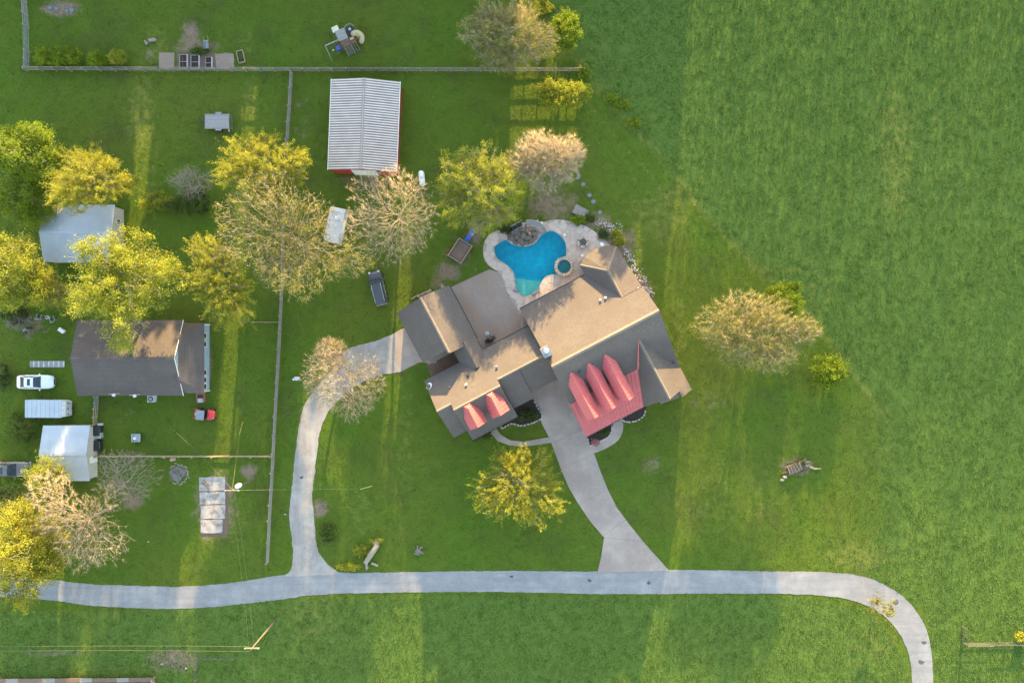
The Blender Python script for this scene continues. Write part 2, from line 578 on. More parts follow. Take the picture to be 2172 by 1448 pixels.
# ground: attribute driven grass / soil / dry grass and painted sun streaks
m_, nt_, b_ = new_mat('grass_ground')
at_ = nt_.nodes.new('ShaderNodeAttribute'); at_.attribute_name = 'gmask'
sp_ = nt_.nodes.new('ShaderNodeSeparateColor')
nt_.links.new(at_.outputs['Color'], sp_.inputs[0])
n_big = noise_fac(nt_, 0.055, 5, 0.6, 0.35, 0.65)
n_mid = noise_fac(nt_, 0.45, 6, 0.7, 0.3, 0.7)
n_fin = noise_fac(nt_, 3.5, 6, 0.75, 0.3, 0.7)
lawn = mixc(nt_, n_mid, (0.090, 0.150, 0.015), (0.066, 0.120, 0.011))
lawn = mixc(nt_, n_big, lawn, (0.105, 0.13, 0.018))
n_pat = noise_fac(nt_, 0.16, 5, 0.7, 0.5, 0.75)
lawn = mixc(nt_, n_pat, lawn, (0.075, 0.085, 0.022))
past = mixc(nt_, n_mid, (0.12, 0.185, 0.038), (0.10, 0.16, 0.032))
past = mixc(nt_, n_fin, past, (0.085, 0.135, 0.024))
gr = mixc(nt_, sp_.outputs['Blue'], lawn, past)
fm = N(nt_, 'ShaderNodeMath', operation='MULTIPLY'); fm.inputs[1].default_value = 0.35
nt_.links.new(n_fin, fm.inputs[0])
gr = mixc(nt_, fm.outputs[0], gr, (0.07, 0.11, 0.016))
# soil, dry grass and painted sun streaks with broken edges
def broken(sock, w=0.55):
    nz = noise_fac(nt_, 0.9, 6, 0.75, 0.2, 0.8)
    a = N(nt_, 'ShaderNodeMath', operation='ADD')
    nt_.links.new(sock, a.inputs[0]); nt_.links.new(nz, a.inputs[1])
    r = N(nt_, 'ShaderNodeMapRange')
    r.inputs[1].default_value, r.inputs[2].default_value = 0.85, 1.30
    nt_.links.new(a.outputs[0], r.inputs[0])
    return r.outputs[0]
gr = mixc(nt_, broken(sp_.outputs['Green']), gr, mixc(nt_, n_fin, (0.22, 0.21, 0.05), (0.15, 0.17, 0.035)))
gr = mixc(nt_, broken(sp_.outputs['Red']), gr, mixc(nt_, n_fin, (0.30, 0.21, 0.155), (0.19, 0.13, 0.085)))
nt_.links.new(gr, b_.inputs['Base Color'])
b_.inputs['Roughness'].default_value = 0.95
b_.inputs['Specular IOR Level'].default_value = 0.1
bump(nt_, b_, n_fin, 0.6, 0.08)
M['ground'] = m_

# ------------------------------------------------------------------ outlines on the ground (photograph pixels)
road_top = [(-160, 1222), (-20, 1222), (105, 1228), (180, 1237), (300, 1242), (400, 1243), (500, 1234), (612, 1217), (712, 1213), (760, 1214), (900, 1212), (1100, 1210),
            (1270, 1211), (1420, 1208), (1629, 1211), (1775, 1214), (1850, 1228), (1905, 1257), (1940, 1290), (1965, 1335), (1975, 1380), (1980, 1448), (1984, 1640)]
road_bot = [(-160, 1262), (-20, 1264), (105, 1272), (200, 1284), (330, 1290), (430, 1288), (543, 1277), (610, 1268), (700, 1259), (900, 1255), (1100, 1255),
            (1300, 1259), (1629, 1258), (1770, 1265), (1845, 1286), (1885, 1315), (1915, 1355), (1930, 1400), (1934, 1448), (1938, 1640)]
road_poly = smooth_open(G(road_top), 4) + smooth_open(G(road_bot), 4)[::-1]
dl = [(604, 1222), (618, 1205), (622, 1175), (619, 1140), (614, 1100), (616, 1060), (622, 1000), (628, 950), (635, 900), (645, 860), (665, 830), (690, 800),
      (714, 770), (730, 746), (760, 732), (800, 722), (846, 702)]
dr = [(728, 1217), (706, 1205), (690, 1190), (672, 1160), (667, 1100), (662, 1050), (668, 1000), (675, 940), (681, 910), (697, 872), (722, 845), (760, 815),
      (800, 797), (850, 788)]
drive_poly = smooth_open(G(dl), 3) + smooth_open(G(dr), 3)[::-1]
apron_poly = G([(842, 703), (862, 693), (935, 735), (925, 770), (890, 768), (846, 790), (838, 760)])
patio_poly = G([(935, 600), (950, 612), (1038, 571), (1060, 578), (1072, 594), (1080, 612), (1088, 634), (1098, 650), (1110, 660), (1135, 670), (1180, 740), (1060, 790), (990, 790), (940, 700)])
sec = [((1085, 800), (1260, 735)), ((1138, 868), (1262, 805)), ((1166, 930), (1262, 882)), ((1190, 995), (1262, 962)), ((1228, 1070), (1288, 1036)), ((1282, 1138), (1326, 1102)), ((1281, 1139), (1366, 1150)), ((1268, 1213), (1419, 1209))]
left_edge = [(1085, 800), (1110, 828), (1138, 868), (1150, 900), (1166, 930), (1190, 995), (1206, 1033), (1228, 1070), (1252, 1105), (1281, 1139), (1275, 1180), (1267, 1214)]
right_edge = [(1262, 735), (1262, 882), (1249, 925), (1260, 960), (1274, 1000), (1289, 1037), (1308, 1075), (1334, 1110), (1366, 1150), (1420, 1210)]
front_drive_poly = G(left_edge) + G(right_edge)[::-1]
walk_poly = G([(1035, 905), (1050, 905), (1062, 921), (1082, 933), (1110, 936), (1168, 926), (1171, 938), (1112, 947), (1080, 944), (1056, 935), (1044, 921)])
ring_walk_poly = smooth_open(G([(1250, 962), (1262, 960), (1290, 948), (1312, 932), (1321, 912), (1321, 896), (1314, 885)]), 3) + G([(1290, 880), (1240, 905)])
Z6 = lambda a, b: (1000 + a / 5.171, 440 + b / 5.171)
pool_px = [(250, 450), (265, 420), (330, 375), (385, 358), (430, 395), (520, 425), (600, 428), (690, 400), (740, 340), (775, 298), (830, 265), (900, 262), (960, 298), (1010, 350), (1035, 410), (1038, 480),
           (1030, 540), (985, 600), (955, 640), (950, 700), (935, 728), (880, 737), (820, 755), (780, 795), (755, 845), (715, 900), (660, 950), (590, 970), (520, 935), (490, 880), (480, 800), (470, 740), (450, 690), (400, 640), (350, 605), (290, 565), (262, 520)]
pool_poly = smooth_closed(G([Z6(*p) for p in pool_px]), 3)
deck_px = [(130, 520), (128, 450), (145, 370), (190, 300), (260, 262), (340, 230), (420, 205), (520, 175), (620, 155), (700, 150), (780, 160), (870, 138), (980, 132), (1100, 155), (1230, 195), (1330, 250), (1400, 300), (1470, 360), (1530, 440),
           (1560, 560), (1400, 760), (1240, 800), (560, 1150), (525, 1140), (490, 1100), (430, 1000), (380, 900), (350, 800), (310, 720), (250, 680), (180, 630), (140, 570)]
deck_poly = smooth_closed(G([Z6(*p) for p in deck_px]), 2)
A_H = R(27.7)
def UV(u, v, z=0.0):
    return Vector((u * math.cos(A_H) - v * math.sin(A_H), u * math.sin(A_H) + v * math.cos(A_H), z))
house_poly = [tuple(UV(*p)[:2]) for p in ((-11, 9.6), (-4.2, 9.6), (-4.2, 0.5), (3.2, 0.5), (3.2, 2.8), (12.6, 2.8), (12.6, 4.4), (17, 4.4), (17, -15.7), (3.2, -14.8), (3.2, -6.5), (-4.2, -8.3), (-11.8, -7), (-11.8, 2.9))]
bed1_poly = smooth_open(G([(1088, 868), (1130, 846), (1150, 883), (1135, 894), (1120, 899), (1105, 902), (1085, 898), (1066, 907), (1062, 900)]), 2)
bed2_poly = smooth_open(G([(1246, 924), (1298, 897), (1297, 912), (1290, 925), (1275, 934), (1257, 942), (1250, 943)]), 2)
bed3_poly = smooth_open(G([(1318, 888), (1366, 860), (1369, 868), (1366, 879), (1355, 889), (1340, 894), (1325, 893)]), 2)
garden_poly = G([(337, 113), (497, 113), (497, 147), (337, 147)])
slab_area = G([(415, 1005), (490, 1005), (492, 1142), (415, 1142)])
no_grass = [road_poly, drive_poly, apron_poly, patio_poly, front_drive_poly, walk_poly, ring_walk_poly, deck_poly, house_poly, bed1_poly, bed2_poly, bed3_poly, garden_poly, slab_area,
            G([(148, 690), (443, 690), (443, 832), (148, 832)]), G([(700, 180), (852, 180), (848, 368), (700, 368)]), G([(95, 445), (258, 445), (258, 552), (95, 552)]), G([(95, 906), (206, 906), (206, 1012), (95, 1012)])]
# the mown lawn ends along this line; east and south of it the pasture is left long
pasture_polys = [G([(1128, -400), (1128, 0), (1240, 150), (1330, 255), (1400, 330), (1500, 460), (1640, 600), (1760, 720), (1880, 890), (1885, 1100), (1840, 1222), (1960, 1290), (1990, 1460), (1995, 2200), (3200, 2200), (3200, -400)]),
                 G([(-600, 1300), (330, 1296), (620, 1270), (1100, 1262), (1700, 1264), (1850, 1295), (1925, 1400), (1930, 2200), (-600, 2200)])]

# ------------------------------------------------------------------ ground
rng = np.random.default_rng(7)
gx = np.arange(-76, 76.01, 0.5)
gy = np.arange(-54, 54.01, 0.5)
X, Y = np.meshgrid(gx, gy)
nx, ny = len(gx), len(gy)
verts = np.stack([X.ravel(), Y.ravel(), np.zeros(X.size)], 1)
idx = np.arange(nx * ny).reshape(ny, nx)
quads = np.stack([idx[:-1, :-1].ravel(), idx[:-1, 1:].ravel(), idx[1:, 1:].ravel(), idx[1:, :-1].ravel()], 1)
cx = verts[quads].mean(1)
pool_grown = [tuple(p) for p in pool_poly]
qx, qy = verts[quads][:, :, 0], verts[quads][:, :, 1]
inside = np.zeros(len(quads), dtype=bool)
for k in range(4):
    inside |= in_poly(qx[:, k], qy[:, k], pool_grown)
inside |= in_poly(cx[:, 0], cx[:, 1], pool_grown)
quads = quads[~inside]
# outer sheet to the horizon, butted against the fine grid
B = 1500.0
x0, x1, y0, y1 = gx[0], gx[-1], gy[0], gy[-1]
ov = [(-B, -B), (x0, -B), (x1, -B), (B, -B), (-B, y0), (x0, y0), (x1, y0), (B, y0), (-B, y1), (x0, y1), (x1, y1), (B, y1), (-B, B), (x0, B), (x1, B), (B, B)]
nb = len(verts)
verts = np.concatenate([verts, np.array([(a, b, 0) for a, b in ov])])
oq = [(0, 1, 5, 4), (1, 2, 6, 5), (2, 3, 7, 6), (4, 5, 9, 8), (6, 7, 11, 10), (8, 9, 13, 12), (9, 10, 14, 13), (10, 11, 15, 14)]
quads = np.concatenate([quads, np.array(oq) + nb])
gme = mesh_np('ground', verts, quads, M['ground'])

def soft(px, py, rx, ry, v=1.0, rot=0.0):
    c = P(px, py)
    dx, dy = verts[:, 0] - c.x, verts[:, 1] - c.y
    a = R(rot)
    ex = (dx * math.cos(a) + dy * math.sin(a)) / (rx / PPM)
    ey = (-dx * math.sin(a) + dy * math.cos(a)) / (ry / PPM)
    return np.clip(1.35 - np.sqrt(ex * ex + ey * ey), 0, 1) * v
dirt = np.zeros(len(verts)); dry_sunlit = np.zeros(len(verts)); pas = np.zeros(len(verts))
for a in [(405, 75, 26, 45, .8), (415, 100, 70, 16, .75), (320, 120, 30, 22, .5), (130, 18, 48, 22, .95), (455, 1075, 50, 85, .85), (528, 998, 22, 20, .85), (378, 1003, 26, 24, .7), (1170, 435, 75, 45, .72), (1050, 455, 45, 30, .7),
          (1010, 490, 20, 40, .85), (950, 575, 35, 28, .8), (925, 600, 22, 18, .6), (975, 540, 60, 55, .45), (880, 500, 60, 45, .4), (770, 470, 60, 60, .35), (300, 720, 170, 40, .5), (60, 690, 60, 40, .55), (265, 880, 30, 30, .3),
          (1310, 520, 50, 50, .8), (1360, 610, 22, 55, .9, 30), (1265, 470, 40, 25, .8), (1690, 990, 45, 25, .75), (1385, 985, 32, 26, .55), (1500, 850, 70, 45, .35), (736, 90, 50, 40, .45), (680, 1078, 18, 22, 1.0), (690, 1140, 28, 40, .35),
          (370, 1398, 70, 30, .75), (120, 1385, 140, 8, .6), (1100, 1400, 3, 3, .5), (280, 1065, 30, 22, .8), (610, 690, 40, 8, .3), (448, 770, 6, 70, .7), (640, 260, 50, 90, .35), (1180, 60, 40, 60, .35), (775, 385, 90, 18, .6)]:
    dirt = np.maximum(dirt, soft(*a))
for a in [(1900, 330, 60, 240, .55), (1950, 350, 200, 300, .35), (1400, 450, 90, 120, .5, -50), (1440, 700, 30, 130, .45), (300, 240, 45, 140, .55), (530, 210, 25, 80, .5), (320, 400, 40, 150, .45), (1180, 110, 70, 40, .5), (520, 90, 30, 60, .4),
          (1820, 1180, 110, 50, .55), (660, 1300, 110, 160, .45), (1850, 1370, 100, 70, .45), (1700, 600, 160, 200, .35), (1550, 1050, 250, 130, .35), (760, 1080, 60, 110, .4), (860, 900, 30, 320, .4), (1340, 560, 45, 140, .5, 25), (330, 90, 40, 60, .5),
          (250, 1420, 260, 18, .45), (1990, 900, 150, 200, .25), (640, 800, 30, 160, .35), (500, 1100, 60, 120, .35), (1000, 1350, 300, 60, .2)]:
    dry_sunlit = np.maximum(dry_sunlit, soft(*a))  # real dry patches, plus sun streaks painted in as yellowed grass
# worn line along the edge of the mown lawn
line = [Vector(p) for p in G([(1128, 0), (1240, 150), (1330, 255), (1400, 330), (1500, 460), (1640, 600), (1760, 720), (1880, 890)])]
dmin = np.full(len(verts), 1e9)
for a, b in zip(line[:-1], line[1:]):
    d = b - a
    t = np.clip(((verts[:, 0] - a.x) * d.x + (verts[:, 1] - a.y) * d.y) / d.length_squared, 0, 1)
    dmin = np.minimum(dmin, np.hypot(verts[:, 0] - a.x - t * d.x, verts[:, 1] - a.y - t * d.y))
dry_sunlit = np.maximum(dry_sunlit, np.clip(1.2 - dmin / 0.8, 0, 1) * 0.55)
mown = (~(in_poly(verts[:, 0], verts[:, 1], pasture_polys[0]))) & (verts[:, 0] > 8) & (verts[:, 1] > -6)
dry_sunlit = np.maximum(dry_sunlit, np.where(mown & (dmin < 15), np.clip(np.sin(dmin * 2 * math.pi / 2.1), 0, 1) * .48 * np.clip(1.2 - dmin / 15, 0, 1), 0))
jw = np.clip((-6 - verts[:, 1]) / 4, 0, 1) * 5.0 * (verts[:, 1] > -31)
for _ in range(10):
    jx = verts[:, 0] + rng.normal(size=len(verts)) * .2 + jw * rng.normal()
    m_in = np.zeros(len(verts), dtype=bool)
    for p in pasture_polys: m_in |= in_poly(jx, verts[:, 1], p)
    pas += m_in / 10.0
ca = gme.color_attributes.new('gmask', 'FLOAT_COLOR', 'POINT')
ca.data.foreach_set('color', np.stack([dirt, dry_sunlit, pas, np.ones(len(verts))], 1).astype(np.float32).ravel())
ground = tag(link('ground', gme), kind='structure')


def sheet(name, poly, z, mat, z0=-0.1, kind='structure', parent=None):
    o = MB().prism(poly, z0, z).build(name, mat, parent)
    if kind: o['kind'] = kind
    return o


sheet('road', ragged(road_poly, 0.25, 0.05, 1), 0.030, M['asphalt'])
sheet('driveway', ragged(drive_poly, 0.25, 0.06, 2), 0.036, M['asphalt2'])
sheet('garage_apron', apron_poly, 0.046, M['concrete'])
for k, (px, py, r) in enumerate(((1960, 1362, 5), (1953, 1403, 6), (1250, 1230, 4), (1376, 1235, 4), (1900, 1276, 6), (640, 1012, 4), (1085, 1222, 4))):
    c = P(px, py)
    pl = [(c.x + r / 16 * (1 + .25 * math.sin(3 * t + k)) * math.cos(t), c.y + r / 16 * .8 * (1 + .25 * math.cos(2 * t + k)) * math.sin(t)) for t in [i * math.pi / 7 for i in range(14)]]
    sheet('tar_patch', pl, 0.043, M['patch'], 0.0, None, bpy.data.objects['road'] if py > 1100 else bpy.data.objects['driveway'])

# front driveway: poured slabs with open joints
fd = tag(link('front_driveway', MB().prism(front_drive_poly, -0.1, 0.030).mesh('front_driveway', M['mortar'])), kind='structure')
def clip_half(poly, a, b, keep):
    """part of a polygon on one side of the line a-b"""
    out, n = [], len(poly)
    side = lambda p: ((b[0] - a[0]) * (p[1] - a[1]) - (b[1] - a[1]) * (p[0] - a[0])) * keep
    for i in range(n):
        p, q = poly[i], poly[(i + 1) % n]
        sp, sq = side(p), side(q)
        if sp >= 0: out.append(p)
        if (sp > 0) != (sq > 0) and sp != sq:
            t = sp / (sp - sq)
            out.append((p[0] + (q[0] - p[0]) * t, p[1] + (q[1] - p[1]) * t))
    return out
def shrink(poly, d):
    n = len(poly)
    a = sum(poly[i][0] * poly[(i + 1) % n][1] - poly[(i + 1) % n][0] * poly[i][1] for i in range(n))
    if a < 0: poly = poly[::-1]
    out = []
    for i in range(n):
        p0, p1, p2 = Vector(poly[i - 1]), Vector(poly[i]), Vector(poly[(i + 1) % n])
        d1, d2 = (p1 - p0), (p2 - p1)
        if d1.length < 1e-6 or d2.length < 1e-6: continue
        d1.normalize(); d2.normalize()
        nn = Vector((-d1.y, d1.x)) + Vector((-d2.y, d2.x))
        if nn.length < 1e-6: continue
        nn.normalize()
        k = max(0.5, nn.dot(Vector((-d1.y, d1.x))))
        out.append(tuple(p1 + nn * min(d / k, 2 * d)))
    return out
joints = [G(j) for j in (((1085, 900), (1300, 795)), ((1150, 949), (1300, 879)), ((1160, 1010), (1300, 941)), ((1200, 1086), (1320, 1018)), ((1260, 1150), (1350, 1085)), ((1281, 1139.5), (1420, 1152)))]
rest = front_drive_poly
for a, b in joints:
    piece = clip_half(rest, a, b, 1)
    rest = clip_half(rest, a, b, -1)
    if len(piece) > 2: MB().prism(shrink(piece, 0.02), 0.0, 0.055).build('concrete_slab', M['concrete'], fd)
MB().prism(shrink(rest, 0.02), 0.0, 0.055).build('concrete_slab', M['concrete'], fd)
sheet('side_walk', walk_poly, 0.062, M['concrete'])
sheet('porch_walk', ring_walk_poly, 0.064, M['concrete'])
# patio between the garage and the pool: three slabs
pt = tag(link('patio', MB().prism(patio_poly, -0.1, 0.03).mesh('patio', M['mortar'])), kind='structure')
rest = patio_poly
for a, b in [G(j) for j in (((1001, 606), (1060, 720)), ((950, 735), (1130, 640)))]:
    if a[0] == 0: continue
    piece = clip_half(rest, a, b, -1)
    rest = clip_half(rest, a, b, 1)
    MB().prism(shrink(piece, 0.012), 0.0, 0.058).build('concrete_slab', M['concrete2'], pt)
MB().prism(shrink(rest, 0.012), 0.0, 0.058).build('concrete_slab', M['concrete2'], pt)

# ------------------------------------------------------------------ swimming pool and stone deck
pool = thing('swimming_pool', 'free-form turquoise swimming pool set in a stone deck beside the house', 'pool', (0, 0, 0))
npool = len(pool_poly)
wall_v = [(x, y, -0.05) for x, y in pool_poly] + [(x, y, -1.6) for x, y in pool_poly]
wall_f = [(i, (i + 1) % npool, (i + 1) % npool + npool, i + npool) for i in range(npool)] + [tuple(range(npool, 2 * npool))]
MB().add(wall_v, wall_f).build('basin', M['plaster'], pool)
beach = clip_half(pool_poly, G([Z6(470, 770)])[0], G([Z6(780, 815)])[0], -1)
MB().prism(beach, -1.55, -0.30).build('tanning_ledge', M['beach'], pool)
shelf = clip_half(clip_half(pool_poly, G([Z6(465, 735)])[0], G([Z6(800, 790)])[0], -1), G([Z6(470, 771)])[0], G([Z6(780, 816)])[0], 1)
MB().prism(shelf, -1.55, -0.75).build('step', M['plaster'], pool)
wv = [(x, y, -0.10) for x, y in pool_poly]
MB().add(wv, [tuple(range(npool))]).build('water', M['water'], pool)

# deck: ring mesh with the pool cut out, flagstones on it
from mathutils.geometry import delaunay_2d_cdt
dpts = [Vector(p) for p in deck_poly] + [Vector(p) for p in pool_poly]
nd = len(deck_poly)
edges = [(i, (i + 1) % nd) for i in range(nd)] + [(nd + i, nd + (i + 1) % npool) for i in range(npool)]
rv, re_, rf, *_ = delaunay_2d_cdt(dpts, edges, [], 1, 1e-5)
keep = []
for f in rf:
    c = sum((rv[i] for i in f), Vector((0, 0))) / len(f)
    if not in_poly(np.array([c.x]), np.array([c.y]), pool_poly)[0]: keep.append(tuple(f))
mb = MB()
mb.add([(p.x, p.y, 0.07) for p in rv], keep)
nrv = len(rv)
b0 = len(mb.v)
mb.v += [(x, y, z) for z in (0.07, -0.05) for x, y in deck_poly]
mb.f += [(b0 + i, b0 + (i + 1) % nd, b0 + nd + (i + 1) % nd, b0 + nd + i) for i in range(nd)]
b0 = len(mb.v)
mb.v += [(x, y, z) for z in (0.07, -0.06) for x, y in pool_poly]
mb.f += [(b0 + i, b0 + (i + 1) % npool, b0 + npool + (i + 1) % npool, b0 + npool + i) for i in range(npool)]
deck = tag(mb.build('pool_deck', M['mortar']), kind='structure')
rs = random.Random(11)
spa_c = P(1196, 566)
seeds = []
bx = [p[0] for p in deck_poly]; by = [p[1] for p in deck_poly]
tries = 0
while tries < 14000 and len(seeds) < 330:
    tries += 1
    p = (rs.uniform(min(bx), max(bx)), rs.uniform(min(by), max(by)))
    if all((p[0] - q[0]) ** 2 + (p[1] - q[1]) ** 2 > 0.50 for q in seeds):
        seeds.append(p)
pa, da = np.array(pool_poly), np.array(deck_poly)
def ok_pt(x, y):
    return bool(in_poly(np.array([x]), np.array([y]), deck_poly)[0]) and not bool(in_poly(np.array([x]), np.array([y]), pool_poly)[0]) and min(np.hypot(pa[:, 0] - x, pa[:, 1] - y)) > 0.015
for i, (sx, sy) in enumerate(seeds):
    if not ok_pt(sx, sy) or math.hypot(sx - spa_c.x, sy - spa_c.y) < 1.2: continue
    cell = [(sx - 1, sy - 1), (sx + 1, sy - 1), (sx + 1, sy + 1), (sx - 1, sy + 1)]
    for j, (qx_, qy_) in enumerate(seeds):
        d2 = (qx_ - sx) ** 2 + (qy_ - sy) ** 2
        if j == i or d2 > 4.5: continue
        mx, my = (sx + qx_) / 2, (sy + qy_) / 2
        cell = clip_half(cell, (mx, my), (mx - (qy_ - sy), my + (qx_ - sx)), 1)
        if len(cell) < 3: break
    if len(cell) < 3: continue
    cell2 = []
    for x, y in cell:
        lo, hi = 0.0, 1.0
        if not ok_pt(x, y):
            for _ in range(7):
                mid = (lo + hi) / 2
                if ok_pt(sx + (x - sx) * mid, sy + (y - sy) * mid): lo = mid
                else: hi = mid
            x, y = sx + (x - sx) * lo, sy + (y - sy) * lo
        cell2.append((x, y))
    cell2 = shrink(cell2, 0.014)
    if len(cell2) < 3: continue
    MB().prism(cell2, 0.05, 0.088 + rs.uniform(0, 0.014), 0.015).build('flagstone', M['flag'], deck)

# coping stones of the spa, its water
spa = thing('spa', 'round raised stone spa with teal water at the edge of the pool', 'spa', (spa_c.x, spa_c.y, 0))
for k in range(18):
    a0, a1 = 2 * math.pi * k / 18, 2 * math.pi * (k + 0.9) / 18
    r0, r1 = 0.88, 1.30 + 0.03 * math.sin(k * 2.1)
    pl = [(r1 * math.cos(a0), r1 * math.sin(a0)), (r1 * math.cos((a0 + a1) / 2), r1 * math.sin((a0 + a1) / 2)), (r1 * math.cos(a1), r1 * math.sin(a1)), (r0 * math.cos(a1), r0 * math.sin(a1)), (r0 * math.cos(a0), r0 * math.sin(a0))]
    MB().prism(pl, 0.30, 0.47 + 0.012 * math.sin(k * 5), 0.02).build('coping_stone', M['greyrock'], spa)
ring_o = [(1.24 * math.cos(t), 1.24 * math.sin(t)) for t in [i * math.pi / 16 for i in range(32)]]
ring_i = [(0.92 * math.cos(t), 0.92 * math.sin(t)) for t in [i * math.pi / 16 for i in range(32)]]
mb = MB()
vs = [(x, y, -0.9) for x, y in ring_o] + [(x, y, 0.30) for x, y in ring_o] + [(x, y, 0.30) for x, y in ring_i] + [(x, y, -0.55) for x, y in ring_i]
fs = [(r * 32 + i, r * 32 + (i + 1) % 32, (r + 1) * 32 + (i + 1) % 32, (r + 1) * 32 + i) for r in range(3) for i in range(32)] + [tuple(96 + i for i in range(32))]
mb.add(vs, fs).build('shell', M['spaplaster'], spa)
seat = [(0.91 * math.cos(t), 0.91 * math.sin(t)) for t in [i * math.pi / 16 for i in range(32)]]
si = [(0.45 * math.cos(t) - 0.1, 0.45 * math.sin(t)) for t in [i * math.pi / 16 for i in range(32)]]
mb = MB().add([(x, y, 0.0) for x, y in seat] + [(x, y, 0.0) for x, y in si] + [(x, y, -0.54) for x, y in si], [(r * 32 + i, r * 32 + (i + 1) % 32, (r + 1) * 32 + (i + 1) % 32, (r + 1) * 32 + i) for r in range(2) for i in range(32)])
mb.build('bench', M['spaplaster'], spa)
MB().add([(0.93 * x / .92, 0.93 * y / .92, 0.36) for x, y in ring_i], [tuple(range(32))]).build('water', M['water'], spa)

# rock waterfall, slide, steps
rf_ = thing('rock_waterfall', 'brown boulder waterfall mound at the head of the pool', 'rock feature', P(*Z6(560, 330)))
base = P(*Z6(560, 330))
for k, (a, b, sx, sy, sz, h) in enumerate([(440, 340, 1.1, .9, .6, .2), (520, 300, .9, .8, .9, .35), (600, 265, 1.0, .7, 1.0, .4), (680, 290, 1.0, .9, .9, .35), (620, 330, 1.2, .9, .9, .3), (540, 360, 1.3, .9, .7, .25), (480, 385, .9, .6, .5, .15), (590, 390, 1.3, .7, .5, .15),
                                           (660, 365, 1.1, .9, .6, .2), (500, 335, .8, .7, 1.1, .4), (570, 320, .8, .8, 1.2, .5), (700, 330, .7, .7, .6, .25), (640, 300, .7, .6, 1.2, .45), (550, 410, .9, .4, .4, .1)]):
    c = P(*Z6(a, b)) - base
    MB().rock((c.x, c.y, h), (sx, sy, sz), k, k * 0.9).build('boulder', M['boulder'], rf_)
sl = thing('pool_slide', 'grey curved water slide running into the top of the pool', 'slide', P(*Z6(700, 200)))
base = P(*Z6(700, 200))
cl = [(600, 195, 1.5), (650, 192, 1.4), (700, 200, 1.2), (745, 222, .95), (775, 250, .6), (795, 278, .2)]
cl = smooth_open([tuple(P(*Z6(a, b), 0)[:2]) + (z,) for a, b, z in cl], 4)
vs, fs = [], []
for i, p in enumerate(cl):
    p = Vector(p) - base
    q = Vector(cl[min(i + 1, len(cl) - 1)]) - Vector(cl[max(i - 1, 0)])
    s = Vector((-q.y, q.x, 0)).normalized()
    for w, h in ((-.42, -.1), (-.42, .28), (-.34, .28), (-.28, .05), (.28, .05), (.34, .28), (.42, .28), (.42, -.1)):
        vs.append(p + s * w + Vector((0, 0, h)))
for i in range(len(cl) - 1):
    for k in range(8):
        a, b = i * 8 + k, i * 8 + (k + 1) % 8
        fs.append((a, b, b + 8, a + 8))
MB().add(vs, fs).build('chute', M['greyrock'], sl, True)
mb = MB()
for p in cl[::5]:
    q = Vector(p) - base
    mb.tube([(q.x, q.y, 0.05), (q.x, q.y, max(0.06, q.z))], 0.16, 6)
mb.build('support', M['greyrock'], sl)
for k in range(5):
    c = P(*Z6(430 + 27 * k, 252 - 12 * k)) - base
    MB().box((c.x, c.y, 0.08 + 0.13 * (k + 1)), (0.32, 0.62, 0.26 * (k + 1)), R(22)).build('step', M['dark'], sl)
mb = MB()
for side in (-1, 1):
    pts = []
    for k in range(6):
        c = P(*Z6(415 + 30 * k, 258 - 13 * k)) - base
        pts.append(Vector((c.x, c.y, 0.5 + .26 * k)) + Vector((-.37, .92, 0)) * 0.36 * side)
    mb.tube(pts, 0.03, 6)
mb.build('handrail', M['lightgrey'], sl)
for k, (a, b, w, d, rz, lb) in enumerate(((485, 905, .75, .34, -40, 'flat grey boulder on the left rim of the shallow pool end'), (688, 942, .85, .34, 35, 'flat grey boulder on the right rim of the shallow pool end'), (720, 152, .6, .45, 10, 'grey boulder at the top edge of the deck behind the slide'))):
    c = P(*Z6(a, b))
    o = MB().rock((0, 0, 0.08), (w, d, .4), 40 + k).build('boulder', M['greyrock'])
    o.location = (c.x, c.y, 0.12); o.rotation_euler.z = R(rz)
    tag(o, lb, 'boulder')
# fire pit with five stone seats
fpc = P(1236, 514.5)
fp = thing('fire_pit', 'round fire pit ringed by five pale curved stones on the deck', 'fire pit', (fpc.x, fpc.y, 0.1))
for k in range(5):
    a0 = 2 * math.pi * (k + 0.22) / 5
    pl = []
    for t, r in ((0, .74), (.25, .80), (.5, .82), (.75, .80), (.93, .72), (.9, .42), (.5, .46), (.06, .42)):
        pl.append((r * math.cos(a0 + t * 1.257), r * math.sin(a0 + t * 1.257)))
    MB().prism(pl, 0, 0.38, 0.05).build('stone', M['limestone'], fp)
MB().lathe((0, 0, 0), [(.44, 0), (.44, .14), (.2, .17)], 14).build('ash_bed', M['ash'], fp)
for k in range(4):
    MB().tube([(-.25, .06 * k - .1, .2), (.2, -.05 * k + .1, .24)], .045, 6).build('log', M['barkdark'], fp)
for a, b, r, lb in ((1425, 410, .27, 'white round side table beside the fire pit on the deck'), (1211, 532, .17, 'small white round stool between the spa and the fire pit'), (1018, 308, .15, 'small pale round lid at the pool edge below the slide'), (768, 178, .2, 'small white planter beside the top of the slide')):
    c = P(*Z6(a, b))
    o = thing('side_table', lb, 'table', (c.x, c.y, 0.09))
    MB().lathe((0, 0, 0), [(r, .40), (r * 1.02, .43), (r * .95, .45)], 18).build('table_top', M['white'], o)
    MB().lathe((0, 0, 0), [(r * .6, 0), (r * .2, .06), (r * .2, .40)], 10).build('base', M['white'], o)

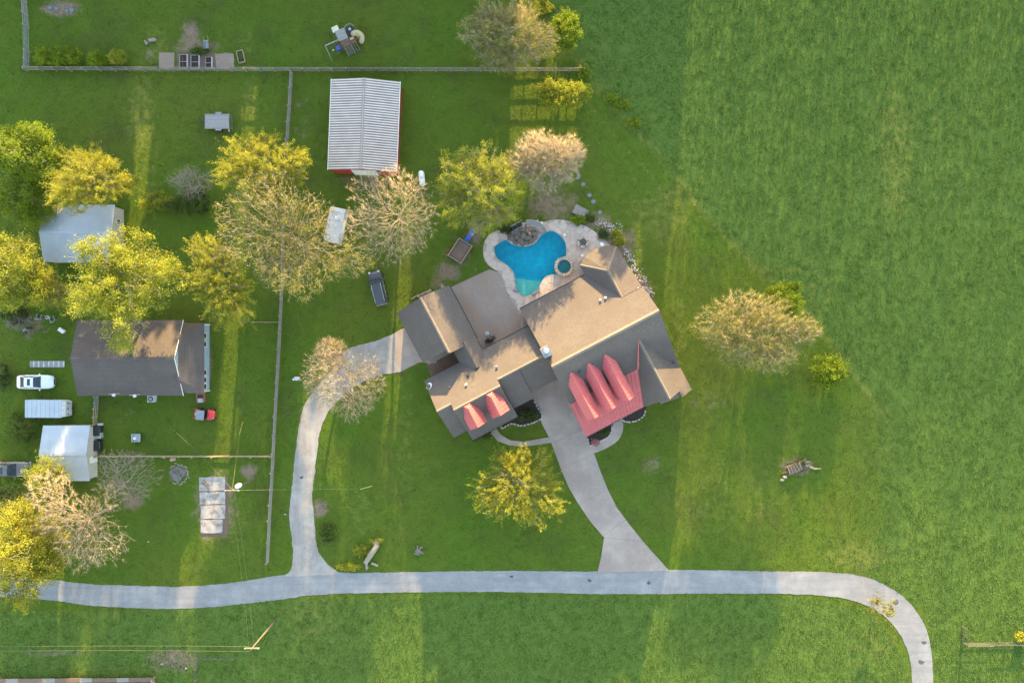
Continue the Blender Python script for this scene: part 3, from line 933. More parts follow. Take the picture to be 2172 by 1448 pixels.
# ------------------------------------------------------------------ the main house
house = thing('house', 'large tan-roofed house with red metal dormers in front of the pool', 'house', (0, 0, 0), A_H)
T = 0.16
def roof(pts, mat='shingle', name='roof_slope', t=T):
    return MB().slab(pts, t).build(name, M[mat], house)
def wallbox(u0, u1, v0, v1, z0, z1, mat='brick', name='wall'):
    return box_part(name, M[mat], house, ((u0 + u1) / 2, (v0 + v1) / 2, (z0 + z1) / 2), (u1 - u0, v1 - v0, z1 - z0))
def gable(axis, c, pts, mat='brick', th=0.18):
    """upright wall in the plane axis = c through (other, z) points"""
    mb = MB()
    n = len(pts)
    f = (lambda a, z, o: (c + o, a, z)) if axis == 'u' else (lambda a, z, o: (a, c + o, z))
    vs = [f(a, z, -th / 2) for a, z in pts] + [f(a, z, th / 2) for a, z in pts]
    fs = [tuple(range(n)), tuple(range(2 * n - 1, n - 1, -1))] + [(i, (i + 1) % n, (i + 1) % n + n, i + n) for i in range(n)]
    return mb.add(vs, fs).build('gable_wall', M[mat], house)
def cap(a, b, w=0.34, mat='cap', name='ridge_cap'):
    a, b = Vector(a), Vector(b)
    d = (b - a).normalized()
    s = d.cross(Vector((0, 0, 1))).normalized()
    vs = []
    for p in (a, b):
        vs += [p - s * w / 2 + Vector((0, 0, -w * .24)), p + Vector((0, 0, .08)), p + s * w / 2 + Vector((0, 0, -w * .24)), p + Vector((0, 0, -.12))]
    return MB().add(vs, [(0, 1, 5, 4), (1, 2, 6, 5), (2, 3, 7, 6), (3, 0, 4, 7), (3, 2, 1, 0), (4, 5, 6, 7)]).build(name, M[mat], house)
def gutter(a, b, w=0.14):
    return MB().beam(a, b, w, .12).build('gutter', M['gutter'], house)
def seamed(quad, spacing=0.42, name='metal_roof', parent=None, mat='redmetal', h=0.055, t=0.1, w=0.05):
    """metal slab with raised seams running down the slope; quad = ridge a, ridge b, eave b, eave a"""
    a, b, c, d = (Vector(p) for p in quad)
    mb = MB().slab([a, b, c, d], t)
    n = max(1, int(max((b - a).length, (c - d).length) / spacing))
    nrm = (b - a).cross(d - a).normalized()
    if nrm.z < 0: nrm = -nrm
    for k in range(n + 1):
        p, q = a.lerp(b, k / n), d.lerp(c, k / n)
        if (p - q).length < 0.15: continue
        mb.beam(p + nrm * h / 2, q + nrm * h / 2, w, h)
    return mb.build(name, M[mat], parent or house)

# main block
roof([(2.8, 3.2, 3), (14.6, 3.2, 3), (14.6, -1.55, 5.91), (17.5, -1.55, 5.91), (17.5, -4.95, 8), (2.8, -4.95, 8)])
roof([(2.8, -4.95, 8), (17.5, -4.95, 8), (17.5, -13.65, 2.67), (12.9, -13.65, 2.67), (11.5, -10.4, 4.66), (2.8, -10.4, 4.66)])
cap((2.8, -4.95, 8.02), (17.5, -4.95, 8.02), .5)
wallbox(3.2, 14.2, -10.4, 2.75, 0, 2.9)
wallbox(12.7, 17.05, -15.0, 4.2, 0, 2.85)
for uu in (3.3, 17.0):
    gable('u', uu, [(2.6, 2.85), (-4.95, 7.75), (-10.3, 4.5), (-10.3, 2.85)])
gable('v', -1.5, [(14.7, 5.3), (14.7, 5.75), (17.4, 5.75), (17.4, 5.0)], 'shingle', .06)
gutter((2.8, 3.27, 2.93), (12.2, 3.27, 2.93))
# rear wing with its half-octagon bay
apex = (14.62, 2.22, 5.8)
bay = [(12.23, 4.64, 3), (13.3, 5.30, 3), (14.85, 5.55, 3), (16.4, 5.25, 3), (17.5, 4.62, 3)]
for a, b in zip(bay[:-1], bay[1:]): roof([a, b, apex])
roof([(12.23, 4.64, 3), apex, (14.6, -1.7, 5.8), (12.23, -1.7, 3)])
roof([(17.5, 4.62, 3), apex, (14.6, -1.52, 5.8)])
roof([(17.5, 4.62, 3), (14.6, -1.52, 5.8), (17.5, -1.52, 5.4)])
cap(apex, (14.6, -1.5, 5.84), .34)
cap((12.3, 4.58, 3.1), apex, .30)
cap((17.45, 4.57, 3.1), apex, .30)
box_part('wall', M['brick'], house, (14.8, 4.2, 1.45), (4.0, 1.8, 2.9))
# front wing
roof([(13.9, -6.9, 6.62), (13.9, -15.25, 6.62), (10.95, -15.25, 3.0), (10.95, -10.0, 3.0)])
roof([(13.9, -6.9, 6.62), (13.9, -15.3, 6.62), (15.75, -15.3, 4.77), (15.75, -16.15, 4.77), (17.55, -16.15, 3.0), (17.55, -6.9, 3.0)])
cap((13.9, -7.0, 6.66), (13.9, -15.3, 6.66), .34)
roof([(13.0, -15.2, 3.45), (15.72, -15.2, 3.45), (15.72, -16.35, 2.85), (13.2, -16.0, 2.9)])
gable('v', -15.05, [(11.2, 0), (11.2, 3.1), (13.9, 6.4), (15.6, 4.7), (15.6, 0)])
gable('v', -15.85, [(15.8, 0), (15.8, 4.5), (17.2, 3.1), (17.2, 0)])
# red porch roof and its valley flashing
seamed([(2.75, -10.38, 4.72), (12.35, -10.38, 4.72), (10.98, -15.2, 3.12), (2.75, -15.2, 3.12)], 0.5, h=.08, w=.06)
MB().slab([(13.72, -7.15, 6.72), (13.80, -7.2, 6.74), (12.50, -10.5, 4.86), (12.22, -10.5, 4.72)], .05).build('valley_flashing', M['redmetal'], house)
gutter((2.75, -15.27, 3.05), (10.9, -15.27, 3.05), .1)
for uu in (3.1, 5.7, 8.2, 10.6):
    box_part('porch_post', M['white'], house, (uu, -14.9, 1.5), (.2, .2, 3.0))
box_part('porch_floor', M['concrete'], house, (7.2, -12.8, 0.1), (8.8, 4.4, 0.16))
# three red dormers over the porch
for uc in (4.62, 7.03, 9.32):
    seamed([(uc, -6.4, 7.02), (uc, -13.0, 7.02), (uc - .97, -13.0, 6.05), (uc - .97, -6.4, 6.05)], .46, 'dormer_roof', h=.06, t=.08, w=.07)
    seamed([(uc, -6.4, 7.02), (uc, -13.0, 7.02), (uc + .97, -13.0, 6.05), (uc + .97, -6.4, 6.05)], .46, 'dormer_roof', h=.06, t=.08, w=.07)
    cap((uc, -6.75, 7.06), (uc, -13.02, 7.06), .18, 'redmetal')
    dz = MB()
    dz.add([(uc - .8, -12.8, 3.6), (uc + .8, -12.8, 3.6), (uc + .8, -8.6, 3.6), (uc - .8, -8.6, 3.6), (uc - .8, -12.8, 6.1), (uc + .8, -12.8, 6.1), (uc + .8, -8.6, 6.1), (uc - .8, -8.6, 6.1), (uc, -12.8, 6.9), (uc, -8.6, 6.9)],
           [(3, 2, 1, 0), (0, 1, 5, 8, 4), (1, 2, 6, 5), (2, 3, 7, 9, 6), (3, 0, 4, 7), (4, 8, 9, 7), (5, 6, 9, 8)])
    dw = dz.build('dormer_wall', M['shingle2'], house)
    box_part('window', M['glass'], dw, (uc, -12.84, 5.2), (.8, .06, 1.0))
    box_part('window_frame', M['white'], dw, (uc, -12.82, 5.2), (.95, .05, 1.15))
# connecting block with the left wing
roof([(-12.3, 0.78, 3), (2.9, 0.78, 3), (2.9, -3.35, 5.8), (-3.8, -3.35, 5.8), (-3.8, -4.15, 6.343), (-10.3, -4.15, 6.343), (-10.3, -3.35, 5.8), (-12.3, -3.35, 5.8)])
roof([(-12.3, -3.35, 5.8), (-10.32, -3.35, 5.8), (-10.32, -7.45, 3.0), (-12.3, -7.45, 3.0)])
roof([(-10.3, -4.15, 6.343), (-3.8, -4.15, 6.343), (-3.8, -8.82, 3.09), (-10.3, -8.82, 3.09)])
roof([(-3.78, -3.35, 5.8), (-0.85, -3.35, 5.8), (-0.85, -7.72, 2.95), (-3.78, -7.72, 2.95)])
roof([(-0.83, -3.35, 5.74), (3.2, -3.35, 5.74), (3.2, -6.95, 3.2), (-0.83, -6.95, 3.2)])
cap((-12.3, -3.35, 5.83), (-10.3, -3.35, 5.83)); cap((-3.8, -3.35, 5.83), (3.0, -3.35, 5.83)); cap((-10.3, -4.15, 6.37), (-3.8, -4.15, 6.37))
wallbox(-11.9, 2.7, -6.9, 0.4, 0, 2.9)
wallbox(-9.9, -4.2, -8.4, -6.9, 0, 2.95)
gable('u', -11.9, [(.3, 2.85), (-3.35, 5.55), (-7.1, 2.85)])
for uu in (-10.2, -3.9):
    gable('u', uu, [(-3.35, 5.6), (-4.15, 6.15), (-8.5, 3.1), (-8.5, 2.7), (-7.2, 2.8)], 'shingle2', .1)
gable('v', -6.8, [(-.7, 2.7), (-.7, 3.2), (3, 3.2), (3, 2.7)])
gutter((-3.7, .85, 2.93), (2.75, .85, 2.93))
gutter((-10.3, -8.88, 3.0), (-3.8, -8.88, 3.0), .08)
for uc in (-8.56, -5.43):
    for s in (-1, 1):
        seamed([(uc, -4.8, 6.9), (uc, -7.35, 6.9), (uc + 1.2 * s, -7.35, 5.2), (uc + 1.2 * s, -3.25, 5.2)], .46, 'dormer_roof', h=.06, t=.08, w=.07)
    MB().slab([(uc, -4.8, 6.9), (uc - 1.2, -3.25, 5.2), (uc + 1.2, -3.25, 5.2)], .08).build('dormer_roof', M['redmetal'], house)
    cap((uc, -4.85, 6.94), (uc, -7.37, 6.94), .18, 'redmetal')
    dz = MB()
    dz.add([(uc - 1.0, -7.15, 3.9), (uc + 1.0, -7.15, 3.9), (uc + 1.0, -4.6, 3.9), (uc - 1.0, -4.6, 3.9), (uc - 1.0, -7.15, 5.3), (uc + 1.0, -7.15, 5.3), (uc + 1.0, -4.6, 5.3), (uc - 1.0, -4.6, 5.3), (uc, -7.15, 6.75), (uc, -4.9, 6.7)],
           [(3, 2, 1, 0), (0, 1, 5, 8, 4), (1, 2, 6, 5), (2, 3, 7, 9, 6), (3, 0, 4, 7), (4, 8, 9, 7), (5, 6, 9, 8)])
    dw = dz.build('dormer_wall', M['shingle2'], house)
    box_part('window', M['glass'], dw, (uc, -7.19, 5.2), (.8, .06, .9))
# garage block
roof([(-11.4, 10.1, 3), (-11.4, 2.85, 3), (-7.55, 2.85, 5.8), (-7.55, 10.1, 5.8)])
roof([(-3.8, 10.15, 3), (-3.8, 2.3, 3), (-7.55, 2.3, 5.8), (-7.55, 10.15, 5.8)])
cap((-7.55, 2.4, 5.83), (-7.55, 10.15, 5.83), .4)
wallbox(-11.0, -4.2, 3.2, 9.7, 0, 2.9)
for vv in (9.65, 3.25):
    gable('v', vv, [(-11.1, 2.85), (-7.55, 5.5), (-4.1, 2.85)])
gutter((-3.72, 10.1, 2.93), (-3.72, 2.4, 2.93))
for vv in (4.7, 7.9):
    box_part('garage_door', M['white'], house, (-11.03, vv, 1.2), (.1, 2.6, 2.3))
# link between garage and left wing
roof([(-5.45, 2.8, 4.5), (-5.45, -.9, 4.5), (-7.2, -.9, 3.2), (-7.2, 2.8, 3.2)])
roof([(-5.45, 2.8, 4.5), (-5.45, -.9, 4.5), (-3.9, -.9, 3.2), (-3.9, 2.8, 3.2)])
gutter((-3.82, 2.2, 3.08), (-3.82, .9, 3.08), .12)
wallbox(-6.9, -4.2, 0.4, 3.2, 0, 3.05)
crt = tag(MB().prism([tuple(UV(*p)[:2]) for p in ((-11.4, 3.1), (-6.95, 3.1), (-6.95, .45), (-11.7, .45))], -.05, .03).build('courtyard', M['soil']), kind='structure')
cw = MB().prism([tuple(UV(*p)[:2]) for p in ((-11.2, 3.1), (-7.0, 3.1), (-7.0, 2.4), (-11.2, 2.4))], -.02, .07).build('concrete_slab', M['concrete'], crt)
# chimney and vents
ch = box_part('chimney', M['brick'], house, (3.1, -3.0, 7.2), (1.05, 1.15, 4.0))
box_part('chimney_cap', M['grey'], ch, (3.1, -3.0, 9.25), (1.12, 1.22, .1))
MB().lathe((3.1, -2.85, 9.33), [(.28, 0), (.28, .3), (.34, .32), (.1, .45)], 12).build('flue', M['lightgrey'], ch)
def vent(u, v, z, mat='lightgrey', r=.11, h=.38):
    MB().lathe((u, v, z - .15), [(r, 0), (r, h), (r * 1.7, h + .02), (r * 1.7, h + .1), (r * .6, h + .16)], 10).build('roof_vent', M[mat], house)
for u, v in ((12.1, -.55), (12.8, -.6)): vent(u, v, 3 + .613 * (3.2 - v), r=.1)
vent(17.0, -.3, 4.5, 'grey', .1); vent(5.6, -7.2, 6.6, 'dark', .1)
vent(-6.9, -1.2, 4.3, 'dark', .1); vent(-7.6, -2.1, 4.95, 'white', .1); vent(-9.6, -1.4, 4.5, 'grey', .06, .3); vent(-3.2, -1.9, 4.85, 'grey', .1); vent(16.9, -11.9, 3.6, 'dark', .06, .5)
sd = thing('satellite_dish', 'white satellite dish on the left corner of the big house roof', 'dish', UV(-11.9, -.2, 3.55), A_H)
MB().lathe((0, 0, 0), [(.06, 0), (.3, .05), (.46, .16), (.44, .18), (.28, .08), (.04, .03)], 16).build('reflector', M['white'], sd)
sd.rotation_euler = (R(-35), R(-25), A_H)
MB().tube([(0, 0, 0), (-.1, -.1, -.4)], .03, 6).build('mast', M['grey'], sd)
MB().tube([(0, .25, .05), (-.35, -.3, .5)], .02, 5).build('feed_arm', M['grey'], sd)
# stacked bricks and boards by the garage
bp = thing('lumber_stack', 'stack of tan boards and red bricks against the garage wall', 'lumber', P(895, 627), A_H)
rs = random.Random(3)
for k in range(14):
    box_part('board' if k % 3 else 'brick', M['woodtan'] if k % 3 else M['brickred'], bp, (rs.uniform(-.9, .9), rs.uniform(-.25, .35), .08 + .09 * (k // 3)), (rs.uniform(.8, 1.6) if k % 3 else .45, .16, .08), rz=rs.uniform(-.12, .12))
# grill and hose reel on the patio
gl = thing('barbecue_grill', 'black covered barbecue grill at the foot of the patio', 'grill', P(1040, 720), A_H)
box_part('body', M['dark'], gl, (0, 0, .55), (.85, .6, .7))
MB().tube([(-.42, 0, .92), (.42, 0, .92)], .28, 10).build('lid', M['dark'], gl, True)
for s in (-1, 1):
    box_part('side_shelf', M['dark'], gl, (s * .6, 0, .85), (.3, .5, .04))
    box_part('leg', M['grey'], gl, (s * .38, .2, .1), (.06, .06, .2)); box_part('leg', M['grey'], gl, (s * .38, -.2, .1), (.06, .06, .2))
hr = thing('hose_coil', 'small white coiled hose lying on the patio above the grill', 'hose', P(1033, 707, .06))
mb = MB()
for r_ in (.14, .2):
    pts = [(r_ * math.cos(t), r_ * math.sin(t), .04) for t in [i * math.pi / 8 for i in range(17)]]
    mb.tube(pts, .03, 6, False)
mb.build('coil', M['white'], hr)
rk = MB().tube([(-.75, -.35, .06), (.75, .35, .06)], .025, 5).build('garden_pole', M['wood'])
rk.location = P(1036, 711, .04); tag(rk, 'thin brown pole lying on the patio between hose and grill', 'pole')

# ------------------------------------------------------------------ flower beds with limestone edging
def bed(name, poly, edge_px, lab):
    o = tag(MB().prism(poly, -.05, .09).build(name, M['mulch']), lab, 'flower bed')
    pts = [Vector((*p, 0)) for p in smooth_open(G(edge_px), 6)]
    k, acc = 0, 0.0
    for a, b in zip(pts[:-1], pts[1:]):
        acc += (b - a).length
        if acc < .33: continue
        acc = 0
        ang = math.atan2(b.y - a.y, b.x - a.x)
        MB().rock((b.x, b.y, .08), (.44, .26, .26), k + len(lab), ang).build('edging_stone', M['limestone'], o); k += 1
    return o
bed('flower_bed', bed1_poly, [(1130, 845), (1140, 863), (1150, 883), (1135, 894), (1120, 899), (1105, 902), (1085, 898), (1066, 907), (1062, 900)], 'dark mulch bed with stone edging in the corner beside the left wing')
bed('flower_bed', bed2_poly, [(1298, 897), (1297, 912), (1290, 925), (1275, 934), (1257, 942), (1250, 943), (1246, 928)], 'dark mulch bed with white edging under the red porch roof beside the drive')
bed('flower_bed', bed3_poly, [(1369, 866), (1366, 879), (1355, 889), (1340, 894), (1325, 893), (1319, 889)], 'dark mulch bed with stone edging at the right end of the red porch')
bed('flower_bed', G([(1001, 934), (1040, 914), (1043, 921), (1008, 936)]), [(1040, 913), (1043, 920), (1034, 923)], 'narrow mulch strip below the twin-dormer wing')

# ------------------------------------------------------------------ neighbour's house
nh = thing('house', 'brown-shingled house with a blue end wall on the left, partly under trees', 'house', (0, 0, 0))
def nroof(pts, mat='shingle2', t=.14): return MB().slab(pts, t).build('roof_slope', M[mat], nh)
nroof([(-55.9, -6.95, 2.7), (-42.25, -6.95, 2.7), (-42.25, -2.1, 5.0), (-55.3, -2.1, 5.0)])
nroof([(-55.9, 2.75, 2.7), (-42.25, 2.75, 2.7), (-42.25, -2.1, 5.0), (-55.3, -2.1, 5.0)])
MB().slab([(-55.9, -6.95, 2.68), (-55.9, 2.75, 2.68), (-55.3, -2.1, 4.98)], .1).build('roof_slope', M['shingle2'], nh)
nroof([(-42.5, .3, 4.15), (-42.5, -4.6, 4.15), (-39.6, -6.65, 2.6), (-39.6, 2.35, 2.6)])
nroof([(-42.5, .3, 4.15), (-39.6, 2.35, 2.6), (-42.5, 2.35, 2.6)]); nroof([(-42.5, -4.6, 4.15), (-39.6, -6.65, 2.6), (-42.5, -6.65, 2.6)])
box_part('wall', M['bluewall'], nh, (-48.9, -2.1, 1.3), (13.2, 9.0, 2.6))
ew = box_part('wall', M['bluewall'], nh, (-41.3, -2.15, 1.27), (2.4, 8.6, 2.54))
MB().add([(-42.3, -6.9, 2.6), (-42.3, 2.7, 2.6), (-42.3, -2.1, 4.9), (-42.45, -6.9, 2.6), (-42.45, 2.7, 2.6), (-42.45, -2.1, 4.9)], [(0, 1, 2), (5, 4, 3), (0, 2, 5, 3), (1, 4, 5, 2), (0, 3, 4, 1)]).build('gable_wall', M['bluewall'], nh)
for s in (-1, 1):
    MB().beam((-42.22, -2.1, 5.06), (-42.22, -2.1 + 4.85 * s, 2.74), .05, .12).build('rake_trim', M['white'], nh)
for yy in (.9, -.2, -4.0, -5.0, -5.9):
    w = box_part('window', M['glass'], nh, (-40.08, yy * .97 - .15, 1.55), (.06, .62, 1.0))
    fr = MB()
    for dy in (-.36, .36): fr.box((-40.06, yy * .97 - .15 + dy, 1.55), (.1, .1, 1.2))
    for dz_ in (-.55, .55): fr.box((-40.06, yy * .97 - .15, 1.55 + dz_), (.1, .82, .1))
    fr.build('window_frame', M['white'], w)
for yy in (2.2, -6.5):
    box_part('corner_trim', M['white'], nh, (-40.07, yy, 1.27), (.12, .14, 2.54))
cap_n = MB().beam((-55.4, -2.1, 5.02), (-42.2, -2.1, 5.02), .3, .06).build('ridge_cap', M['shingle2'], nh)
stp = thing('porch_step', 'small brick porch step at the lower right corner of the brown-shingled house', 'step', P(427, 842))
box_part('landing', M['brickred'], stp, (0, 0, .14), (1.2, 1.3, .28)); box_part('mat', M['offwhite'], stp, (0, -.45, .29), (.7, .5, .02)); box_part('door_mat', M['dark'], stp, (.0, .15, .29), (.75, .4, .02))
for px, py, lb in ((243, 833, 'white satellite dish at the lower eave of the brown-shingled house'), (287, 835, 'small grey antenna at the lower eave of the brown-shingled house')):
    d = thing('satellite_dish', lb, 'dish', P(px, py, 2.75))
    MB().lathe((0, 0, .45), [(.04, 0), (.16, .05), (.23, .12), (.2, .13), (.04, .04)], 14).build('reflector', M['offwhite'], d)
    d.rotation_euler = (R(25), R(20), 0)
    MB().tube([(0, 0, 0), (0, 0, .5)], .03, 6).build('mast', M['white'], d); MB().tube([(-.6, 0, .3), (.6, .1, .35)], .02, 5).build('cross_bar', M['white'], d)
ac = thing('air_conditioner', 'square grey air conditioner below the eave of the brown-shingled house', 'air conditioner', P(326, 845))
box_part('casing', M['offwhite'], ac, (0, 0, .4), (.85, .85, .8)); MB().lathe((0, 0, .8), [(.36, 0), (.36, .02), (.3, .03)], 16).build('fan_grille', M['dark'], ac)
for k in range(4): box_part('fan_blade', M['lightgrey'], ac, (0, 0, .84), (.5, .07, .01), rz=k * math.pi / 4)
# plank walk
pw = thing('plank_walk', 'short walk of grey planks and white slats left of the brown-shingled house', 'walkway', P(100, 772))
for k in range(7):
    box_part('plank', M['woodgrey'], pw, (-2.05 + .66 * k, 0, .04), (.42, .85, .07)); box_part('slat', M['offwhite'], pw, (-1.72 + .66 * k, 0, .05), (.2, .8, .07))

# ------------------------------------------------------------------ barn and sheds
def rib_panel(name, a, b, c, d, mat, parent, ribs=3, t=.04, h=.05, w=.12):
    """one roof sheet: ridge a-b, eave b->c, d->a, ribs run from ridge to eave"""
    a, b, c, d = (Vector(p) for p in (a, b, c, d))
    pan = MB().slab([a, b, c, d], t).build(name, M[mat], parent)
    nrm = (b - a).cross(d - a).normalized()
    if nrm.z < 0: nrm = -nrm
    mb = MB()
    for k in range(ribs):
        f = (k + .5) / ribs
        mb.beam(a.lerp(b, f) + nrm * h * .4, d.lerp(c, f) + nrm * h * .4, w, h)
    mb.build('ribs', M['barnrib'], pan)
    return pan
def lap_roof(o, w, l, eave, ridge, n, mat):
    for s in (-1, 1):
        for k in range(n):
            f0, f1 = k / n, (k + 1.12) / n
            x0, x1 = s * w / 2 * f0, s * w / 2 * min(1, f1)
            z0, z1 = ridge + (eave - ridge) * f0 + .012, ridge + (eave - ridge) * min(1, f1) + .045
            MB().slab([(x0, -l / 2, z0), (x0, l / 2, z0), (x1, l / 2, z1), (x1, -l / 2, z1)], .02).build('roof_panel', M[mat], o)
def gable_shed(name, label, cat, cx, cy, w, l, eave, ridge, rz, roofmat, wallmat, panels, ribs, ridge_axis='y', over=.15, rw=.12, rh=.05):
    """ridge runs along local y (length l)"""
    o = thing(name, label, cat, (cx, cy, 0), rz)
    if ribs == 0: lap_roof(o, w, l, eave, ridge, panels, roofmat)
    for k in range(panels if ribs else 0):
        y0, y1 = -l / 2 + l * k / panels + .006, -l / 2 + l * (k + 1) / panels - .006
        for s in (-1, 1):
            rib_panel('roof_panel', (0, y0, ridge), (0, y1, ridge), (s * w / 2, y1, eave), (s * w / 2, y0, eave), roofmat, o, ribs, w=rw, h=rh)
    ww, ll = w - 2 * over, l - 2 * over
    sl_ = (ridge - eave) / (w / 2)
    ez, rz_ = eave + sl_ * over - .07, ridge - .07
    for s in (-1, 1):
        box_part('side_wall', M[wallmat], o, (s * (ww / 2 - .04), 0, ez / 2), (.08, ll, ez))
        mb = MB()
        y = s * (ll / 2 - .04)
        vs = [(-ww / 2, y - .04, 0), (ww / 2, y - .04, 0), (ww / 2, y - .04, ez), (0, y - .04, rz_), (-ww / 2, y - .04, ez)]
        vs += [(a, b + .08, c) for a, b, c in vs]
        mb.add(vs, [(0, 1, 2, 3, 4), (9, 8, 7, 6, 5)] + [(i, i + 5, (i + 1) % 5 + 5, (i + 1) % 5) for i in range(5)]).build('gable_wall', M[wallmat], o)
    MB().beam((0, -l / 2, ridge + .05), (0, l / 2, ridge + .05), .34, .03).build('ridge_cap', M[roofmat], o)
    return o
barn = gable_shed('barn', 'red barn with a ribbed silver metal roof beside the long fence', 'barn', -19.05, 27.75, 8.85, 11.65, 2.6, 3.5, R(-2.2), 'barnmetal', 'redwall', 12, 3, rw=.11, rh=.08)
for s in (-1, 1):
    MB().beam((s * 4.45, -5.85, 2.58), (s * 4.45, 5.85, 2.58), .08, .14).build('eave_trim', M['white'], barn)
box_part('roller_door', M['white'], barn, (.2, -5.72, 1.25), (3.0, .1, 2.5))
box_part('door_frame', M['white'], barn, (-1.4, -5.74, 1.25), (.14, .12, 2.5))
sA = gable_shed('shed', 'white metal-roofed shed half hidden under trees at the left edge', 'shed', -55.95, 13.97, 7.4, 9.3, 2.2, 3.0, R(90), 'whitemetal', 'beige', 12, 0)
wd = box_part('window', M['glass'], sA, (1.6, -4.55, 1.35), (.6, .08, .7)); fr = MB()
for dx in (-.35, .35, 0): fr.box((1.6 + dx, -4.58, 1.35), (.09 if dx else .05, .08, .85))
for dz_ in (-.4, .4): fr.box((1.6, -4.58, 1.35 + dz_), (.79, .08, .09))
fr.build('window_frame', M['white'], wd)
sB = gable_shed('shed', 'white-roofed shed with bins along its right wall in the lower left', 'shed', -57.85, -14.5, 7.2, 6.1, 1.8, 2.6, R(90), 'whitemetal', 'beige', 9, 0)
box_part('door', M['white'], sB, (-1.0, -2.9, .85), (.8, .08, 1.6)); MB().lathe((-.6, -3.0, 1.3), [(.1, 0), (.14, .1), (.04, .2)], 8).build('wall_lamp', M['white'], sB)
for px, py, sx, sy, sz, mat, nm, lb, cat in ((212, 912, .9, 1.2, .9, 'dark', 'waste_bin', 'black round-topped bin at the upper right corner of the lower-left shed', 'bin'), (213, 922, .8, .7, .7, 'lightgrey', 'storage_box', 'pale grey box between the bins beside the lower-left shed', 'box'),
                                             (211, 943, .85, 1.3, .8, 'dark', 'waste_bin', 'black bin lowest in the row beside the lower-left shed', 'bin'), (215, 899, .55, .28, .4, 'offwhite', 'storage_box', 'small white box above the black bin beside the lower-left shed', 'box')):
    o = thing(nm, lb, cat, P(px, py))
    box_part('body', M[mat], o, (0, 0, sz / 2), (sx, sy, sz), taper=1.06); box_part('lid', M[mat], o, (.02, 0, sz + .04), (sx * 1.08, sy * 1.08, .07), taper=.9)
    box_part('handle', M['grey'], o, (sx / 2 + .04, 0, sz * .9), (.05, sy * .6, .05))
# bottom left wooden building edge
wp = thing('wooden_deck', 'brown wooden deck rim cut by the bottom left edge of the photo', 'deck', P(150, 1442))
for k in range(15):
    box_part('plank', M['woodbrown'] if k % 3 else M['wood'], wp, (-12.2 + 1.62 * k, .36 - .012 * k + .2 * (k - 7) / 7 * .8, .62), (1.6, .55, .06), rz=R(1.4))
box_part('beam', M['woodbrown'], wp, (-.8, .05, .3), (24.3, .12, .6), rz=R(1.4))
box_part('end_board', M['woodtan'], wp, (11.1, -1.2, .4), (.14, 3.4, .8))
MB().box((-.8, -2.6, .15), (23.6, 4.4, .3)).build('floor', M['barkdark'], wp)

# ------------------------------------------------------------------ fences
POST = {}
def post_mesh(h, w, mat):
    k = ('p', h, w, mat)
    if k not in POST: POST[k] = MB().box((0, 0, h / 2), (w, w, h), taper=.94).mesh('post', M[mat])
    return POST[k]
def rail_mesh(w, h, mat):
    k = ('r', w, h, mat)
    if k not in POST: POST[k] = MB().box((.5, 0, 0), (1, w, h)).mesh('rail', M[mat])
    return POST[k]
def fence(label, pts, height=1.25, rails=4, spacing=2.4, mat='wood', pw=.14, rw=.045, rh=.13, name='rail_fence', cat='fence', group=None, seed=1, railmat=None):
    pts = [P(*p) for p in pts]
    o = thing(name, label, cat, pts[0], 0, group)
    rnd = random.Random(seed)
    stops = []
    for a, b in zip(pts[:-1], pts[1:]):
        n = max(1, round((b - a).length / spacing))
        stops += [a.lerp(b, k / n) for k in range(n)]
    stops.append(pts[-1])
    off = Vector((0, .09, 0))
    for i, s in enumerate(stops):
        q = link('post', post_mesh(height, pw, mat), o)
        q.location = s - pts[0]
        q.rotation_euler = (rnd.uniform(-.03, .03), rnd.uniform(-.03, .03), rnd.uniform(-.1, .1))
        q.scale.z = rnd.uniform(.96, 1.06)
        if i + 1 < len(stops):
            d = stops[i + 1] - s
            for k in range(rails):
                r = link('rail', rail_mesh(rw, rh, railmat or mat), o)
                z = height * (.92 - .80 * k / max(1, rails - 1) * .9)
                nrm = Vector((-d.y, d.x, 0)).normalized() * (pw / 2 + rw / 2)
                r.location = s - pts[0] + nrm + Vector((0, 0, z + rnd.uniform(-.02, .02)))
                r.rotation_euler = (0, rnd.uniform(-.008, .008), math.atan2(d.y, d.x) + rnd.uniform(-.006, .006))
                r.scale = (d.length, 1, 1)
    return o
fence('long grey rail fence running across the top of the grounds', [(60, 151), (340, 152), (800, 153), (1238, 153)], 1.25, 3, 1.9, seed=2)
fence('grey rail fence at the upper left corner above the gate', [(55, -20), (62, 60)], 1.3, 4, 1.9, 'woodgrey')
fence('short grey rail fence between the gate and the corner at upper left', [(63, 112), (62, 150)], 1.3, 4, 1.2, 'woodgrey')
fence('grey plank fence from the long fence down past the red barn', [(620, 156), (616, 230), (611, 300), (606, 390)], 1.3, 4, 2.3, seed=4)
fence('long grey plank fence left of the curved driveway', [(603, 480), (601, 600), (594, 740), (586, 880), (580, 1000), (574, 1100), (570, 1190)], 1.3, 4, 2.3, seed=5)
fence('low tan rail fence below the back yard of the brown-shingled house', [(208, 967), (578, 967)], 1.1, 3, 2.6, 'woodtan', .12, seed=6)
fence('short pale rail fence between a tree and the long plank fence', [(540, 684), (597, 685)], 1.0, 2, 1.8, 'woodtan', .1, seed=7)
fence('three-rail yellow wooden fence between the house and the lower-left shed', [(207, 866), (206, 900)], 1.1, 3, 1.1, 'woodtan', .12, seed=8)
fence('grey gate-like rails under the eave of the brown-shingled house', [(209, 840), (208, 866)], 1.1, 3, .9, 'woodgrey', .1, seed=9)
fence('pale pipe fence corner near the bottom left', [(421, 1460), (421, 1388), (440, 1391), (502, 1390)], 1.1, 2, 1.7, 'pipe', .08, .04, .05, 'pipe_fence', seed=10)
